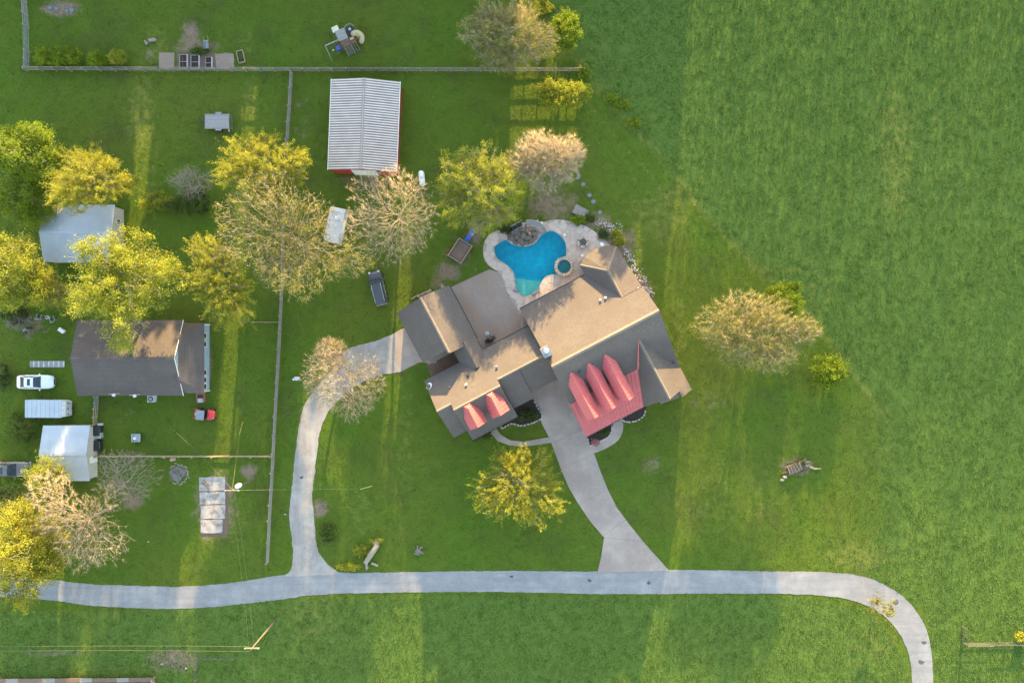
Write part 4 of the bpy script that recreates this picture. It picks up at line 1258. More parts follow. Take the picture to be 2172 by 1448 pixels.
fence('white pipe rails of the entrance fence in the lower right corner', [(2040, 1327), (2040, 1361)], 1.1, 2, 1.1, 'pipe', .1, .05, .06, 'pipe_fence', seed=11)
fence('pale rail fence leaving the lower right edge', [(2096, 1362), (2200, 1362)], 1.1, 3, 1.9, 'pipe', .1, .05, .08, 'pipe_fence', seed=12)
def tube_gate(label, a, b, mat='lightgrey', h=1.2):
    a, b = P(*a), P(*b)
    o = thing('farm_gate', label, 'gate', a)
    d = b - a
    for k in range(5):
        MB().tube([(0, 0, .2 + k * h / 5), tuple(d + Vector((0, 0, .2 + k * h / 5)))], .03, 6).build('bar', M[mat], o)
    for t in (0, .33, .67, 1): MB().tube([tuple(d * t + Vector((0, 0, .15))), tuple(d * t + Vector((0, 0, .2 + h * .82)))], .03, 6).build('upright', M[mat], o)
tube_gate('dark blue-green metal gate in the fence at upper left', (62, 61), (63, 111), 'grey')
tube_gate('pale green metal gate in the lower right corner', (2041, 1362), (2096, 1362), 'pipe')

# ------------------------------------------------------------------ vehicles
def wheel(parent, x, y, r, w, rim='rim'):
    prof = [(r * .6, -w / 2), (r * .95, -w / 2), (r, -w * .35), (r, w * .35), (r * .95, w / 2), (r * .6, w / 2)]
    n, vs, fs = 14, [], []
    for rr, zz in prof:
        for k in range(n):
            t = 2 * math.pi * k / n
            vs.append((x + rr * math.cos(t), y + zz, r + rr * math.sin(t)))
    for i in range(len(prof) - 1):
        for k in range(n): fs.append((i * n + k, i * n + (k + 1) % n, (i + 1) * n + (k + 1) % n, (i + 1) * n + k))
    fs += [tuple(range(n)), tuple(range(5 * n + n - 1, 5 * n - 1, -1))]
    t_ = MB().add(vs, fs).build('wheel', M['rubber'], parent)
    s = 1 if y > 0 else -1
    MB().tube([(x, y + s * (w / 2 - .02), r), (x, y + s * (w / 2 + .015), r)], r * .58, 10).build('rim', M[rim], t_)
def body_loft(st, L, hw, z0, name, mat, parent):
    vs, fs = [], []
    for x, w, zt in st:
        w *= hw
        sec_ = [(.86 * w, z0), (w, z0 + .22), (w, zt * .78), (.95 * w, zt * .93), (.78 * w, zt), (.3 * w, zt * 1.015)]
        ring = [(x * L, y, z) for y, z in sec_] + [(x * L, -y, z) for y, z in sec_[::-1]]
        vs += ring
    m = 12
    for i in range(len(st) - 1):
        for k in range(m):
            a, b = i * m + k, i * m + (k + 1) % m
            fs.append((a, b, b + m, a + m))
    fs += [tuple(range(m - 1, -1, -1)), tuple((len(st) - 1) * m + k for k in range(m))]
    return MB().add(vs, fs).build(name, M[mat], parent, True)
def panel(name, mat, parent, pts, t=.03):
    return MB().slab(pts, t).build(name, M[mat], parent)
def car(name, label, cat, loc, ang, L, W, kind, mat):
    o = thing(name, label, cat, loc, ang)
    h = W / 2
    if kind == 'sedan':
        st = [(-.5, .62, .66), (-.485, .80, .86), (-.44, .90, 1.0), (-.36, .96, 1.02), (-.15, 1, .98), (.15, 1, .97), (.3, .98, .93), (.4, .94, .86), (.455, .85, .78), (.485, .70, .68), (.5, .5, .58)]
        wb, wt, rf_t, rb, zt, zb = .185, .045, -.2, -.375, 1.44, .97
    elif kind == 'suv':
        st = [(-.5, .84, .95), (-.48, .93, 1.08), (-.3, .98, 1.12), (.1, 1, 1.1), (.28, .98, 1.06), (.4, .93, .98), (.46, .84, .9), (.49, .7, .78), (.5, .55, .65)]
        wb, wt, rf_t, rb, zt, zb = .22, .105, -.445, -.485, 1.72, 1.1
    else:
        st = [(-.16, .96, 1.2), (.1, 1, 1.18), (.28, 1, 1.14), (.42, .97, 1.08), (.475, .92, 1.0), (.495, .86, .85), (.5, .8, .7)]
        wb, wt, rf_t, rb, zt, zb = .235, .12, -.125, -.155, 1.88, 1.16
    body_loft(st, L, h, .28, 'body', mat, o)
    wi, wo = .70 * h, .86 * h
    roof_ = MB()
    # gently crowned roof
    xs = [wt, (wt * 2 + rf_t) / 3, (wt + 2 * rf_t) / 3, rf_t]
    vs = []
    for i, x in enumerate(xs):
        e = 0 if i in (0, 3) else .03
        for y, z in ((-wi, 0), (-wi * .6, .045), (0, .06), (wi * .6, .045), (wi, 0)): vs.append((x * L, y, zt + z + e))
    fs = [(i * 5 + k, i * 5 + k + 1, i * 5 + k + 6, i * 5 + k + 5) for i in range(3) for k in range(4)]
    vs2 = [(x, y, z - .06) for x, y, z in vs]
    fs += [tuple(i + 20 for i in f[::-1]) for f in fs]
    roof_.add(vs + vs2, fs).build('roof', M[mat], o, True)
    panel('windscreen', 'glass', o, [(wb * L, -wo * .97, zb), (wb * L + .05, 0, zb), (wb * L, wo * .97, zb), (wt * L, wi * .95, zt + .01), (wt * L, -wi * .95, zt + .01)][0:1] + [(wb * L, wo * .97, zb), (wt * L, wi * .95, zt + .01), (wt * L, -wi * .95, zt + .01)])
    panel('rear_window', 'glass', o, [(rb * L, -wo * .9, zb + .03), (rb * L, wo * .9, zb + .03), (rf_t * L, wi * .95, zt), (rf_t * L, -wi * .95, zt)])
    for s in (-1, 1):
        panel('side_window', 'glass', o, [(wb * L, s * wo, zb), (rb * L, s * wo, zb), (rf_t * L, s * wi, zt), (wt * L, s * wi, zt)])
        for x in (wt - .005, (wt + rf_t) / 2, rf_t):
            xb = wb if x == wt - .005 else (rb if x == rf_t else x)
            MB().beam((xb * L, s * (wo + .005), zb), (x * L, s * (wi + .01), zt + .02), .07, .05).build('pillar', M[mat], o)
        mr = MB().rock((wb * L - .12, s * (h + .1), zb + .05), (.16, .26, .17), 3).build('mirror', M[mat], o)
        MB().rock((.465 * L, s * h * .66, .68 if kind == 'sedan' else .85), (.3, .34, .2), 5).build('headlight', M['lamp'], o)
        MB().rock((-.485 * L if kind != 'pickup' else -.495 * L, s * h * .7, .8 if kind != 'suv' else .95), (.14, .34, .22), 6).build('tail_light', M['redlamp'], o)
        for x in (.31, -.30): wheel(o, x * L, s * (h - .09), .33 if kind == 'sedan' else .38, .22)
        for x in (.0, -.18):
            if kind == 'sedan' or kind == 'suv': box_part('door_handle', M['lightgrey'], o, (x * L, s * h * 1.0, zb - .12), (.16, .03, .03))
    if kind == 'sedan':
        box_part('sunroof', M['glass'], o, (-.07 * L, 0, zt + .082), (.40, .85, .02))
        box_part('grille', M['dark'], o, (.49 * L, 0, .55), (.12, .8, .2))
    if kind == 'suv':
        for s in (-1, 1): MB().tube([(.09 * L, s * wi * .93, zt + .07), (.05 * L, s * wi * .93, zt + .13), (-.40 * L, s * wi * .93, zt + .13), (-.44 * L, s * wi * .93, zt + .06)], .03, 6).build('roof_rail', M['lightgrey'], o)
        box_part('rear_spoiler', M[mat], o, (-.465 * L, 0, zt + .02), (.22, W * .66, .05)); box_part('bumper', M['grey'], o, (-.505 * L, 0, .55), (.14, W * .8, .18)); box_part('number_plate', M['white'], o, (-.512 * L, .0, .75), (.03, .35, .14))
        box_part('cowl', M['dark'], o, (.235 * L, 0, 1.1), (.12, W * .8, .03))
    if kind == 'pickup':
        for s in (-1, 1): box_part('bed_side', M[mat], o, (-.33 * L, s * (h - .08), .88), (.34 * L, .12, .65))
        box_part('tailgate', M[mat], o, (-.495 * L, 0, .88), (.08, W * .9, .62)); box_part('bed_floor', M['dark'], o, (-.33 * L, 0, .62), (.34 * L, W * .85, .06)); box_part('sunroof', M['glass'], o, (-.02 * L, 0, zt + .092), (.42, .95, .02))
        box_part('front_bumper', M['lightgrey'], o, (.5 * L, 0, .62), (.2, W * .96, .2)); box_part('grille', M['dark'], o, (.498 * L, 0, .85), (.06, W * .6, .25))
        rs_ = random.Random(2)
        for k in range(6): MB().beam((-.22 * L - .2 * k, -.6 + .1 * k, .8), (-.30 * L - .1 * k, .5 - .15 * k, 1.0), .08, .05).build('cargo_board', M['white'], o)
    return o
car('parked_car', 'white sedan with a dark sunroof parked left of the brown-shingled house', 'car', P(83, 809), 0.0, 4.85, 1.84, 'sedan', 'carwhite')
car('parked_car', 'dark grey station wagon parked on the lawn above the garage', 'car', P(804, 611), R(104), 4.5, 1.86, 'suv', 'cardark')
car('pickup_truck', 'bronze-grey pickup truck at the left edge beside the lower shed', 'truck', P(27, 992), 0.0, 5.6, 1.96, 'pickup', 'cargrey')
# side-by-side utility vehicle
uv_ = thing('utility_vehicle', 'red side-by-side utility vehicle with grey roof below the brown-shingled house', 'utility vehicle', P(440, 877), R(-6))
MB().add([(.45, -.65, .35), (1.15, -.5, .35), (1.3, 0, .38), (1.15, .5, .35), (.45, .65, .35), (.4, -.68, .95), (1.1, -.6, .8), (1.28, 0, .72), (1.1, .6, .8), (.4, .68, .95), (.7, 0, 1.02)],
         [(4, 3, 2, 1, 0), (0, 1, 6, 5), (1, 2, 7, 6), (2, 3, 8, 7), (3, 4, 9, 8), (4, 0, 5, 9), (5, 6, 10), (6, 7, 10), (7, 8, 10), (8, 9, 10), (9, 5, 10)]).build('hood', M['carred'], uv_)
box_part('chassis', M['dark'], uv_, (0, 0, .42), (2.3, 1.1, .2)); box_part('seat', M['dark'], uv_, (-.2, 0, .75), (.5, 1.2, .3)); box_part('backrest', M['dark'], uv_, (-.45, 0, 1.0), (.14, 1.2, .5))
box_part('roof', M['grey'], uv_, (-.15, 0, 1.85), (1.05, 1.25, .06), ry=R(3)); box_part('cargo_bed', M['carred'], uv_, (-1.0, 0, .72), (.75, 1.25, .12))
for s in (-1, 1):
    box_part('bed_side', M['carred'], uv_, (-1.0, s * .6, .88), (.75, .06, .28))
    for x in (.3, -.6): MB().tube([(x, s * .56, .6), (x * .9, s * .56, 1.83)], .03, 6).build('roll_bar', M['dark'], uv_)
    for x in (.8, -.85): wheel(uv_, x, s * .62, .32, .26)
    MB().rock((1.15, s * .4, .72), (.14, .2, .12), 4).build('headlight', M['lamp'], uv_)
for k, (x, y, s) in enumerate(((-.95, .3, .28), (-1.05, -.05, .3), (-.9, -.35, .22))): box_part('cargo_box', M['offwhite'] if k < 2 else M['dark'], uv_, (x, y, .9), (s, s, .25), rz=.2 * k)
# enclosed trailer
tr = thing('cargo_trailer', 'pale blue-grey enclosed cargo trailer below the white sedan', 'trailer', P(113, 864), R(-.5))
box_part('box', M['offwhite'], tr, (-.15, 0, 1.05), (4.7, 2.2, 1.3))
for k in range(16):
    box_part('roof_sheet', M['whitemetal'], tr, (-2.34 + .292 * k, 0, 1.735 + (.0 if k % 2 else .02)), (.286, 2.3, .05))
nz = MB().add([(2.2, -1.1, .4), (2.2, 1.1, .4), (2.2, 1.1, 1.7), (2.2, -1.1, 1.7), (2.75, -.95, .4), (2.75, .95, .4), (2.62, .95, 1.5), (2.62, -.95, 1.5)], [(0, 1, 2, 3), (7, 6, 5, 4), (0, 4, 5, 1), (1, 5, 6, 2), (2, 6, 7, 3), (3, 7, 4, 0)]).build('nose', M['offwhite'], tr)
for dx, dy in ((0, 0), (0, .7), (0, -.7)): box_part('vent', M['dark'], nz, (2.7, dy * 1.0, 1.1), (.1, .16, .14))
MB().beam((2.6, 0, .4), (3.3, 0, .42), .1).build('hitch', M['dark'], tr)
for s in (-1, 1):
    for x in (-.5, .3): wheel(tr, x, s * 1.05, .32, .2)
# flat trailer
ft = thing('flatbed_trailer', 'flat plank-decked trailer standing on the lawn left of the barn', 'trailer', P(465, 261))
for k in range(12): box_part('plank', M['woodgrey'], ft, (0 + .01 * math.sin(k * 3), -.83 + .152 * k, .66 + .004 * math.sin(k * 5)), (3.2, .14, .05))
for s in (-1, 1):
    MB().beam((-1.65, s * .93, .62), (1.7, s * .93, .62), .08, .16).build('side_rail', M['wood'], ft); wheel(ft, .2, s * 1.08, .32, .2); box_part('fender', M['grey'], ft, (.2, s * 1.08, .68), (.8, .26, .04))
MB().beam((-1.65, 0, .62), (-1.65, 0.93, .62), .08, .14).build('front_rail', M['dark'], ft); MB().beam((-1.6, 0, .5), (-2.7, 0, .45), .1).build('tongue', M['dark'], ft)
for k in range(7): MB().beam((1.72, -.85 + .28 * k, .62), (1.95, -.95 + .28 * k, .35), .06, .05).build('ramp_slat', M['wood'], ft)
box_part('jack', M['offwhite'], ft, (1.5, -1.12, .5), (.12, .35, .1))
# camper
cp = thing('camper_trailer', 'old pale camper trailer between the two bare trees', 'camper', P(719, 481), R(-13))
cb = MB()
prof = [(-2.3, .45), (2.0, .45), (2.3, 1.0), (2.15, 2.1), (1.6, 2.3), (-1.9, 2.3), (-2.3, 1.9)]
vs = [(-.98, a, b) for a, b in prof] + [(.98, a, b) for a, b in prof]
n = len(prof)
cb.add(vs, [tuple(range(n)), tuple(range(2 * n - 1, n - 1, -1))] + [(i, i + n, (i + 1) % n + n, (i + 1) % n) for i in range(n)]).build('shell', M['offwhite'], cp)
for k in range(4): box_part('roof_seam', M['offwhite'], cp, (0, -1.6 + 1.05 * k, 2.31), (1.98, .05, .03))
box_part('roof_vent', M['white'], cp, (.1, .8, 2.36), (.4, .4, .1)); box_part('window', M['glass'], cp, (.99, .5, 1.5), (.03, 1.0, .5)); box_part('awning', M['canvas'], cp, (1.15, -.1, 2.0), (.35, 1.9, .08)); box_part('door', M['white'], cp, (1.0, -1.3, 1.2), (.04, .6, 1.5))
for s in (-1, 1): wheel(cp, s * .0 + .0, s * .9, .3, .18)
# propane tank
pt_ = thing('propane_tank', 'white capsule propane tank standing right of the barn', 'tank', P(896, 381), R(-83))
MB().tube([(-1.05, 0, .6), (-1.0, 0, .6), (-.92, 0, .6), (-.75, 0, .6), (.75, 0, .6), (.92, 0, .6), (1.0, 0, .6), (1.05, 0, .6)], [.05, .2, .31, .39, .39, .31, .2, .05], 16).build('tank_body', M['white'], pt_, True)
MB().lathe((0, 0, .95), [(.16, 0), (.16, .12), (.1, .18)], 12).build('dome', M['lightgrey'], pt_)
for x in (-.6, .6): box_part('leg', M['grey'], pt_, (x, 0, .13), (.12, .55, .26))

# ------------------------------------------------------------------ play set
ps = thing('play_set', 'wooden play tower with cream tube slide and swing beam on the upper lawn', 'play set', P(741, 88), R(24))
for x in (-1.0, 0.05):
    for y in (-1.1, .6): MB().beam((x, y, 0), (x, y, 2.6), .1).build('tower_post', M['woodbrown'], ps)
for k in range(9): box_part('roof_board', M['woodgrey'], ps, (-.48, -.72 + .155 * k * 1.0, 2.62 + (.10 * k if k < 5 else .10 * (8 - k))), (1.25, .15, .04), rx=R(30 if k < 5 else -30))
for k in range(7): box_part('deck_board', M['woodbrown'], ps, (-.45 + .0, -1.0 + .25 * k, 1.3), (1.1, .22, .05))
box_part('canopy', M['canvas'], ps, (-.95, 1.25, 1.9), (.9, 1.05, .05), rx=R(-25))
for s in (-1.35, -.55): MB().beam((s, 1.7, 0), (s, 1.7, 1.75), .07).build('canopy_post', M['wood'], ps)
for k in range(6):
    a = math.pi * (.1 + k / 5 * 1.0)
    MB().beam((.75 + .62 * math.cos(a - .5), .62 + .55 * math.sin(a - .5), 1.9), (.75 + .62 * math.cos(a + .1), .62 + .55 * math.sin(a + .1), 1.9), .07).build('rail', M['wood'], ps)
box_part('side_platform', M['dark'], ps, (.7, .55, 1.25), (1.15, 1.1, .08)); box_part('stool', M['lightgrey'], ps, (.75, .65, 1.45), (.3, .3, .3), rz=.4)
box_part('lower_platform', M['brickred'], ps, (.45, -.55, 1.1), (.9, .8, .08)); box_part('bench', M['cream'], ps, (.5, -.45, 1.3), (.5, .3, .08))
for k in range(5): box_part('climbing_rung', M['wood'], ps, (-.35, -1.25 - .14 * k, 1.15 - .2 * k), (.95, .07, .06))
for s in (-.85, .12): MB().beam((s, -1.15, 1.3), (s, -1.9, .1), .08).build('ladder_rail', M['wood'], ps)
for s in (.4, .75): MB().beam((s, -.9, 1.3), (s + .1, -1.9, .3), .06).build('ladder_rail', M['wood'], ps)
pts, rr = [], []
for k in range(15):
    a = R(150 - 17 * k)
    q = .46 if k > 1 else .5
    pts.append((1.32 + q * math.cos(a), -.48 + q * math.sin(a), 1.75 - .095 * k)); rr.append(.34)
MB().tube(pts, rr, 10).build('tube_slide', M['cream'], ps, True)
MB().lathe((1.32, -.48, 0), [(.12, 0), (.12, 1.6), (.2, 1.7), (.05, 1.8)], 10).build('slide_post', M['yellow'], ps)
MB().beam((-1.0, -.35, 2.2), (-3.0, -.35, 2.2), .11).build('swing_beam', M['woodgrey'], ps)
for s in (-1, 1): MB().beam((-3.0, -.35, 2.2), (-3.15, -.35 + 1.1 * s, 0), .1).build('swing_leg', M['woodgrey'], ps)
sw = box_part('swing_seat', M['blueplastic'], ps, (-1.65, -.5, .5), (.5, .5, .35), taper=1.2)
for s in (-1, 1):
    MB().tube([(-1.65 + .2 * s, -.5, .65), (-1.65 + .2 * s, -.35, 2.2)], .015, 4).build('chain', M['grey'], sw)
box_part('seat_pad', M['carred'], sw, (-1.55, -.35, .7), (.2, .15, .05))
s2 = box_part('swing_seat', M['lightgrey'], ps, (-2.4, -.45, .5), (.3, .15, .03))
for s in (-1, 1): MB().tube([(-2.4 + .13 * s, -.45, .5), (-2.4 + .13 * s, -.35, 2.2)], .012, 4).build('chain', M['grey'], s2)
# sandbox platform and blue slide
sb = thing('sandbox', 'raised brown wooden box with a floor of dark boards left of the pool', 'sandbox', P(977, 534), R(-33))
for k in range(8): box_part('floor_board', M['woodbrown'], sb, (-.82 + .235 * k, -.02, .85 if k else .85), (.225, 2.5, .05))
for s in (-1, 1):
    box_part('side_board', M['woodbrown'], sb, (s * .98, 0, .7), (.08, 2.7, .75)); box_part('cap_rail', M['woodtan'], sb, (s * .99, 0, 1.1), (.1, 2.8, .05)); box_part('end_board', M['woodbrown'], sb, (0, s * 1.33, .7), (1.9, .08, .75)); box_part('cap_rail', M['wood'], sb, (0, s * 1.34, 1.1), (1.95, .1, .05))
    for t in (-1, 1): box_part('corner_post', M['wood'], sb, (s * .95, t * 1.3, .55), (.12, .12, 1.1))
box_part('divider', M['woodbrown'], sb, (0, .25, .9), (1.9, .06, .1))
bs = thing('play_slide', 'bright blue plastic slide leaning on the brown wooden box', 'slide', P(999, 500), R(-33))
vs, fs = [], []
for i, (y, z) in enumerate(((-1.0, 1.15), (-.6, 1.05), (-.1, .65), (.4, .35), (.75, .22), (.95, .22))):
    for x, dz_ in ((-.3, -.05), (-.3, .18), (-.22, .18), (-.18, 0), (.18, 0), (.22, .18), (.3, .18), (.3, -.05)): vs.append((x, y, z + dz_))
for i in range(5):
    for k in range(8): fs.append((i * 8 + k, i * 8 + (k + 1) % 8, (i + 1) * 8 + (k + 1) % 8, (i + 1) * 8 + k))
fs += [tuple(range(8)), tuple(range(47, 39, -1))]
MB().add(vs, fs).build('chute', M['blueplastic'], bs)
for s in (-1, 1): box_part('leg', M['blueplastic'], bs, (s * .25, .5, .13), (.06, .1, .26))
bk = thing('brick_pile', 'small heap of broken red bricks beside the brown wooden box', 'bricks', P(955, 536))
rs = random.Random(5)
for k in range(16): box_part('brick', M['brickred'], bk, (rs.uniform(-.4, .4), rs.uniform(-.4, .4), .06 + .07 * (k // 6)), (.3, .16, .1), rz=rs.uniform(0, 3), rx=rs.uniform(-.2, .2))

# ------------------------------------------------------------------ garden
sheet('garden_soil', ragged(G([(376, 113), (458, 113), (459, 149), (376, 149)]), .4, .06, 5), .03, M['soil'])
sheet('garden_mulch', ragged(G([(338, 112), (370, 112), (370, 146), (338, 146)]), .4, .06, 6), .034, M['soilpale'])
sheet('garden_path', ragged(G([(457, 114), (495, 114), (498, 147), (459, 147)]), .4, .08, 7), .032, M['soilpale'])
for k, (x0, y0_, x1, y1_, lb) in enumerate(((383, 118, 399, 146, 'white-framed garden bed, leftmost of the three in the soil plot'), (407, 119, 424, 147, 'white-framed garden bed in the middle of the soil plot'), (438, 123, 451, 147, 'garden bed with one white edge, rightmost in the soil plot'))):
    a, b = P(x0, y1_), P(x1, y0_)
    o = thing('garden_bed', lb, 'garden bed', a)
    w, l = b.x - a.x, b.y - a.y
    box_part('soil', M['mulch'], o, (w / 2, l / 2, .09), (w - .1, l - .1, .18))
    box_part('board', M['woodgrey'] if k < 2 else M['wood'], o, (0, l / 2, .15), (.07, l, .3)); box_part('board', M['offwhite'], o, (w, l / 2, .15), (.08, l, .3))
    box_part('board', M['woodgrey'] if k < 2 else M['wood'], o, (w / 2, l, .15), (w, .05, .28)); box_part('board', M['woodgrey'], o, (w / 2, l * .48, .15), (w, .05, .28)); box_part('board', M['woodgrey'], o, (w / 2, 0, .15), (w, .06, .28))
    if k == 0: box_part('hose', M['brickred'], o, (w * .4, l / 2, .22), (.05, l * .9, .04), rz=.06)
rb_ = thing('raised_bed', 'grassy raised bed with pale boards right of the garden plot', 'garden bed', P(512, 122), R(12))
for s in (-1, 1): box_part('board', M['woodtan'], rb_, (s * .42, 0, .16), (.07, 1.55, .32)); box_part('board', M['woodtan'], rb_, (0, s * .78, .16), (.84, .07, .32))
box_part('turf', M['leafdull'], rb_, (0, 0, .1), (.78, 1.5, .18))
wb_ = thing('wheelbarrow', 'grey wheelbarrow standing above the garden plot', 'wheelbarrow', P(441, 97), R(5))
MB().add([(-.2, -.5, .3), (.2, -.5, .3), (.22, .25, .35), (-.22, .25, .35), (-.32, -.62, .6), (.32, -.62, .6), (.34, .42, .62), (-.34, .42, .62), (-.29, -.58, .6), (.29, -.58, .6), (.31, .38, .62), (-.31, .38, .62), (-.18, -.46, .34), (.18, -.46, .34), (.2, .22, .39), (-.2, .22, .39)],
         [(3, 2, 1, 0), (0, 1, 5, 4), (1, 2, 6, 5), (2, 3, 7, 6), (3, 0, 4, 7), (4, 5, 9, 8), (5, 6, 10, 9), (6, 7, 11, 10), (7, 4, 8, 11), (8, 9, 13, 12), (9, 10, 14, 13), (10, 11, 15, 14), (11, 8, 12, 15), (12, 13, 14, 15)]).build('tray', M['grey'], wb_)
for s in (-1, 1): MB().tube([(s * .12, -.75, .22), (s * .25, .5, .42), (s * .3, 1.0, .58)], .025, 6).build('handle', M['woodtan'], wb_); MB().tube([(s * .2, .3, .4), (s * .22, .35, 0)], .025, 6).build('leg', M['grey'], wb_)
wheel(wb_, 0.0, -.75, .2, .1)
dbr = thing('stump_debris', 'pair of weathered stump pieces lying left of the garden plot', 'stump', P(319, 90))
MB().tube([(-.1, .15, .2), (.7, .25, .22), (.9, .22, .2)], [.22, .25, .12], 8).build('log', M['barkgrey'], dbr); MB().tube([(-.35, -.35, .12), (-.55, 0, .2), (-.75, .2, .15)], [.2, .16, .06], 8).build('log', M['barkgrey'], dbr); MB().rock((-.3, -.4, .15), (.4, .35, .35), 4).build('chunk', M['barkdark'], dbr)
for k, (px, py, r_, lb) in enumerate(((107, 17, .3, 'round pale green septic lid, leftmost of four on bare ground at upper left'), (121, 19, .3, 'round pale green septic lid, second from left on bare ground at upper left'), (143, 24, .26, 'round pale green septic lid, third from left on bare ground at upper left'), (153, 22, .34, 'round septic lid with a grey knob, rightmost of four at upper left'))):
    c = P(px, py)
    o = thing('septic_lid', lb, 'lid', c, 0, 'round lids on bare ground')
    MB().lathe((0, 0, 0), [(r_, 0), (r_, .1), (r_ * .85, .14)], 18).build('cover', M['bluestone'], o); MB().lathe((0, 0, .13), [(.06, 0), (.06, .05), (.03, .07)], 8).build('knob', M['grey'], o)
for k, (px, py, lb) in enumerate(((1227, 375, 'round grey stepping stone, topmost of five below the pale bare tree'), (1237, 391, 'round grey stepping stone, second from the top of five'), (1250.5, 414.5, 'round grey stepping stone, third from the top of five'), (1258.5, 428, 'round grey stepping stone, fourth of five above the wooden bench'), (1272, 451, 'round grey stepping stone, lowest of five among rocks'))):
    o = MB().lathe((0, 0, -.02), [(.29, 0), (.30, .06), (.26, .08)], 18).build('stepping_stone', M['bluestone']); o.location = P(px, py); tag(o, lb, 'stone', 'round stepping stones')
bn = thing('wooden_bench', 'low pale plank bench between the stepping stones and the pool deck', 'bench', P(1231, 450), R(-28))
for k in range(5): box_part('plank', M['wood'], bn, (0, -.5 + .25 * k, .42), (1.95, .235, .05))
for s in (-1, 1):
    for t in (-1, 1): box_part('leg', M['wood'], bn, (s * .85, t * .42, .2), (.09, .09, .4))

# ------------------------------------------------------------------ yard things on the left
cs = tag(link('broken_slab', MB().prism(ragged(G([(424, 1013), (483, 1011), (484, 1134), (425, 1136)]), .5, .06, 3), -.05, .03).mesh('broken_slab', M['soil'])), 'broken concrete slab of four panels on the lower left lawn', 'slab')
for y0_, y1_, l, r_ in ((1012, 1041, 423, 478), (1043, 1069, 424, 478), (1071, 1100, 426, 478), (1102, 1130, 426, 472)):
    MB().prism(ragged(G([(l, y0_), (r_, y0_ - 1), (r_, y1_ - 1), (l, y1_)]), .4, .045, y0_), 0, .09).build('concrete_panel', M['brokencon'], cs)
dbr = thing('branch_heap', 'small heap of dead branches on the top panel of the broken slab', 'branches', P(436, 1022, .1))
rs = random.Random(8)
for k in range(9):
    a = R(-35) + rs.uniform(-.5, .5); L_ = rs.uniform(.4, 1.1)
    MB().tube([(rs.uniform(-.4, .4), rs.uniform(-.3, .3), .06), (math.cos(a) * L_, math.sin(a) * L_, .12)], [.05, .02], 5).build('branch', M['barkdark'] if k % 2 else M['bark'], dbr)
ring = thing('fire_ring', 'open ring of white edging round grey ash on the lower left lawn', 'fire ring', P(378, 1005))
MB().prism([(1.0 * math.cos(t) * (1 + .2 * math.sin(3 * t)) - .1, 0.9 * math.sin(t) * (1 + .2 * math.cos(4 * t))) for t in [i * math.pi / 12 for i in range(24)]], -.02, .05).build('ash_bed', M['ash'], ring)
for k in range(24):
    t = R(-115 + 250 * k / 23)
    rj = 1 + .09 * math.sin(k * 2.3) + .05 * math.sin(k * 5.1)
    MB().rock((1.33 * rj * math.cos(t), 1.3 * rj * math.sin(t), .05), (.3, .12, .14), k, t + 1.57 + .4 * math.sin(k * 3)).build('edging_stone', M['limestone'], ring)
for k in range(7):
    MB().tube([(rs.uniform(-.8, .5), rs.uniform(-.6, .6), .08), (rs.uniform(-.6, .6), rs.uniform(-.6, .6), .14)], .025, 5).build('charred_stick', M['barkdark'] if k % 2 else M['barkgrey'], ring)
for px, py, w, l, rz, lb in ((367, 974, .75, .4, .15, 'tan board lying below the tan rail fence'), (347, 969, .5, .3, -.4, 'tan offcut against the tan rail fence'), (376, 968, .6, .12, -.5, 'thin tan offcut below the tan rail fence')):
    o = thing('board', lb, 'board', P(px, py), rz)
    box_part('plank', M['woodtan'], o, (0, 0, .05), (w, l, .05)); box_part('batten', M['woodtan'], o, (w * .3, 0, .09), (.06, l, .04))
gc = thing('utility_cart', 'grey garden cart with a white bag on the lawn above the tan fence', 'cart', P(293, 927))
MB().add([(-.5, -.45, .3), (.5, -.45, .3), (.5, .45, .3), (-.5, .45, .3), (-.58, -.52, .6), (.58, -.52, .6), (.58, .52, .6), (-.58, .52, .6), (-.53, -.47, .6), (.53, -.47, .6), (.53, .47, .6), (-.53, .47, .6), (-.46, -.42, .34), (.46, -.42, .34), (.46, .42, .34), (-.46, .42, .34)],
         [(3, 2, 1, 0), (0, 1, 5, 4), (1, 2, 6, 5), (2, 3, 7, 6), (3, 0, 4, 7), (4, 5, 9, 8), (5, 6, 10, 9), (6, 7, 11, 10), (7, 4, 8, 11), (8, 9, 13, 12), (9, 10, 14, 13), (10, 11, 15, 14), (11, 8, 12, 15), (12, 13, 14, 15)]).build('tray', M['lightgrey'], gc)
MB().rock((-.15, -.05, .6), (.5, .4, .4), 9).build('bag', M['white'], gc); MB().tube([(.3, .5, .4), (.2, 1.0, .3)], .025, 5).build('handle', M['dark'], gc)
for s in (-1, 1):
    for t in (-1, 1): wheel(gc, s * .35, t * .48, .17, .1)
def chair(px, py, rz, lb, mat='lightgrey'):
    o = thing('metal_chair', lb, 'chair', P(px, py), rz)
    box_part('seat', M['dark'], o, (0, 0, .42), (.5, .48, .05))
    for s in (-1, 1):
        MB().tube([(s * .3, .28, 0), (s * .3, .28, .65), (s * .3, -.28, .65), (s * .3, -.34, 0)], .03, 6).build('arm', M[mat], o)
        MB().tube([(s * .27, -.28, .42), (s * .27, -.42, .95)], .03, 6).build('back_post', M[mat], o)
    for k in range(3): box_part('back_slat', M[mat], o, (0, -.34 - .04 * k, .6 + .14 * k), (.54, .03, .07))
chair(89, 671, R(-20), 'round-backed white metal chair, left of the pair under the trees'); chair(117, 677, R(30), 'white metal chair, right of the pair under the trees')
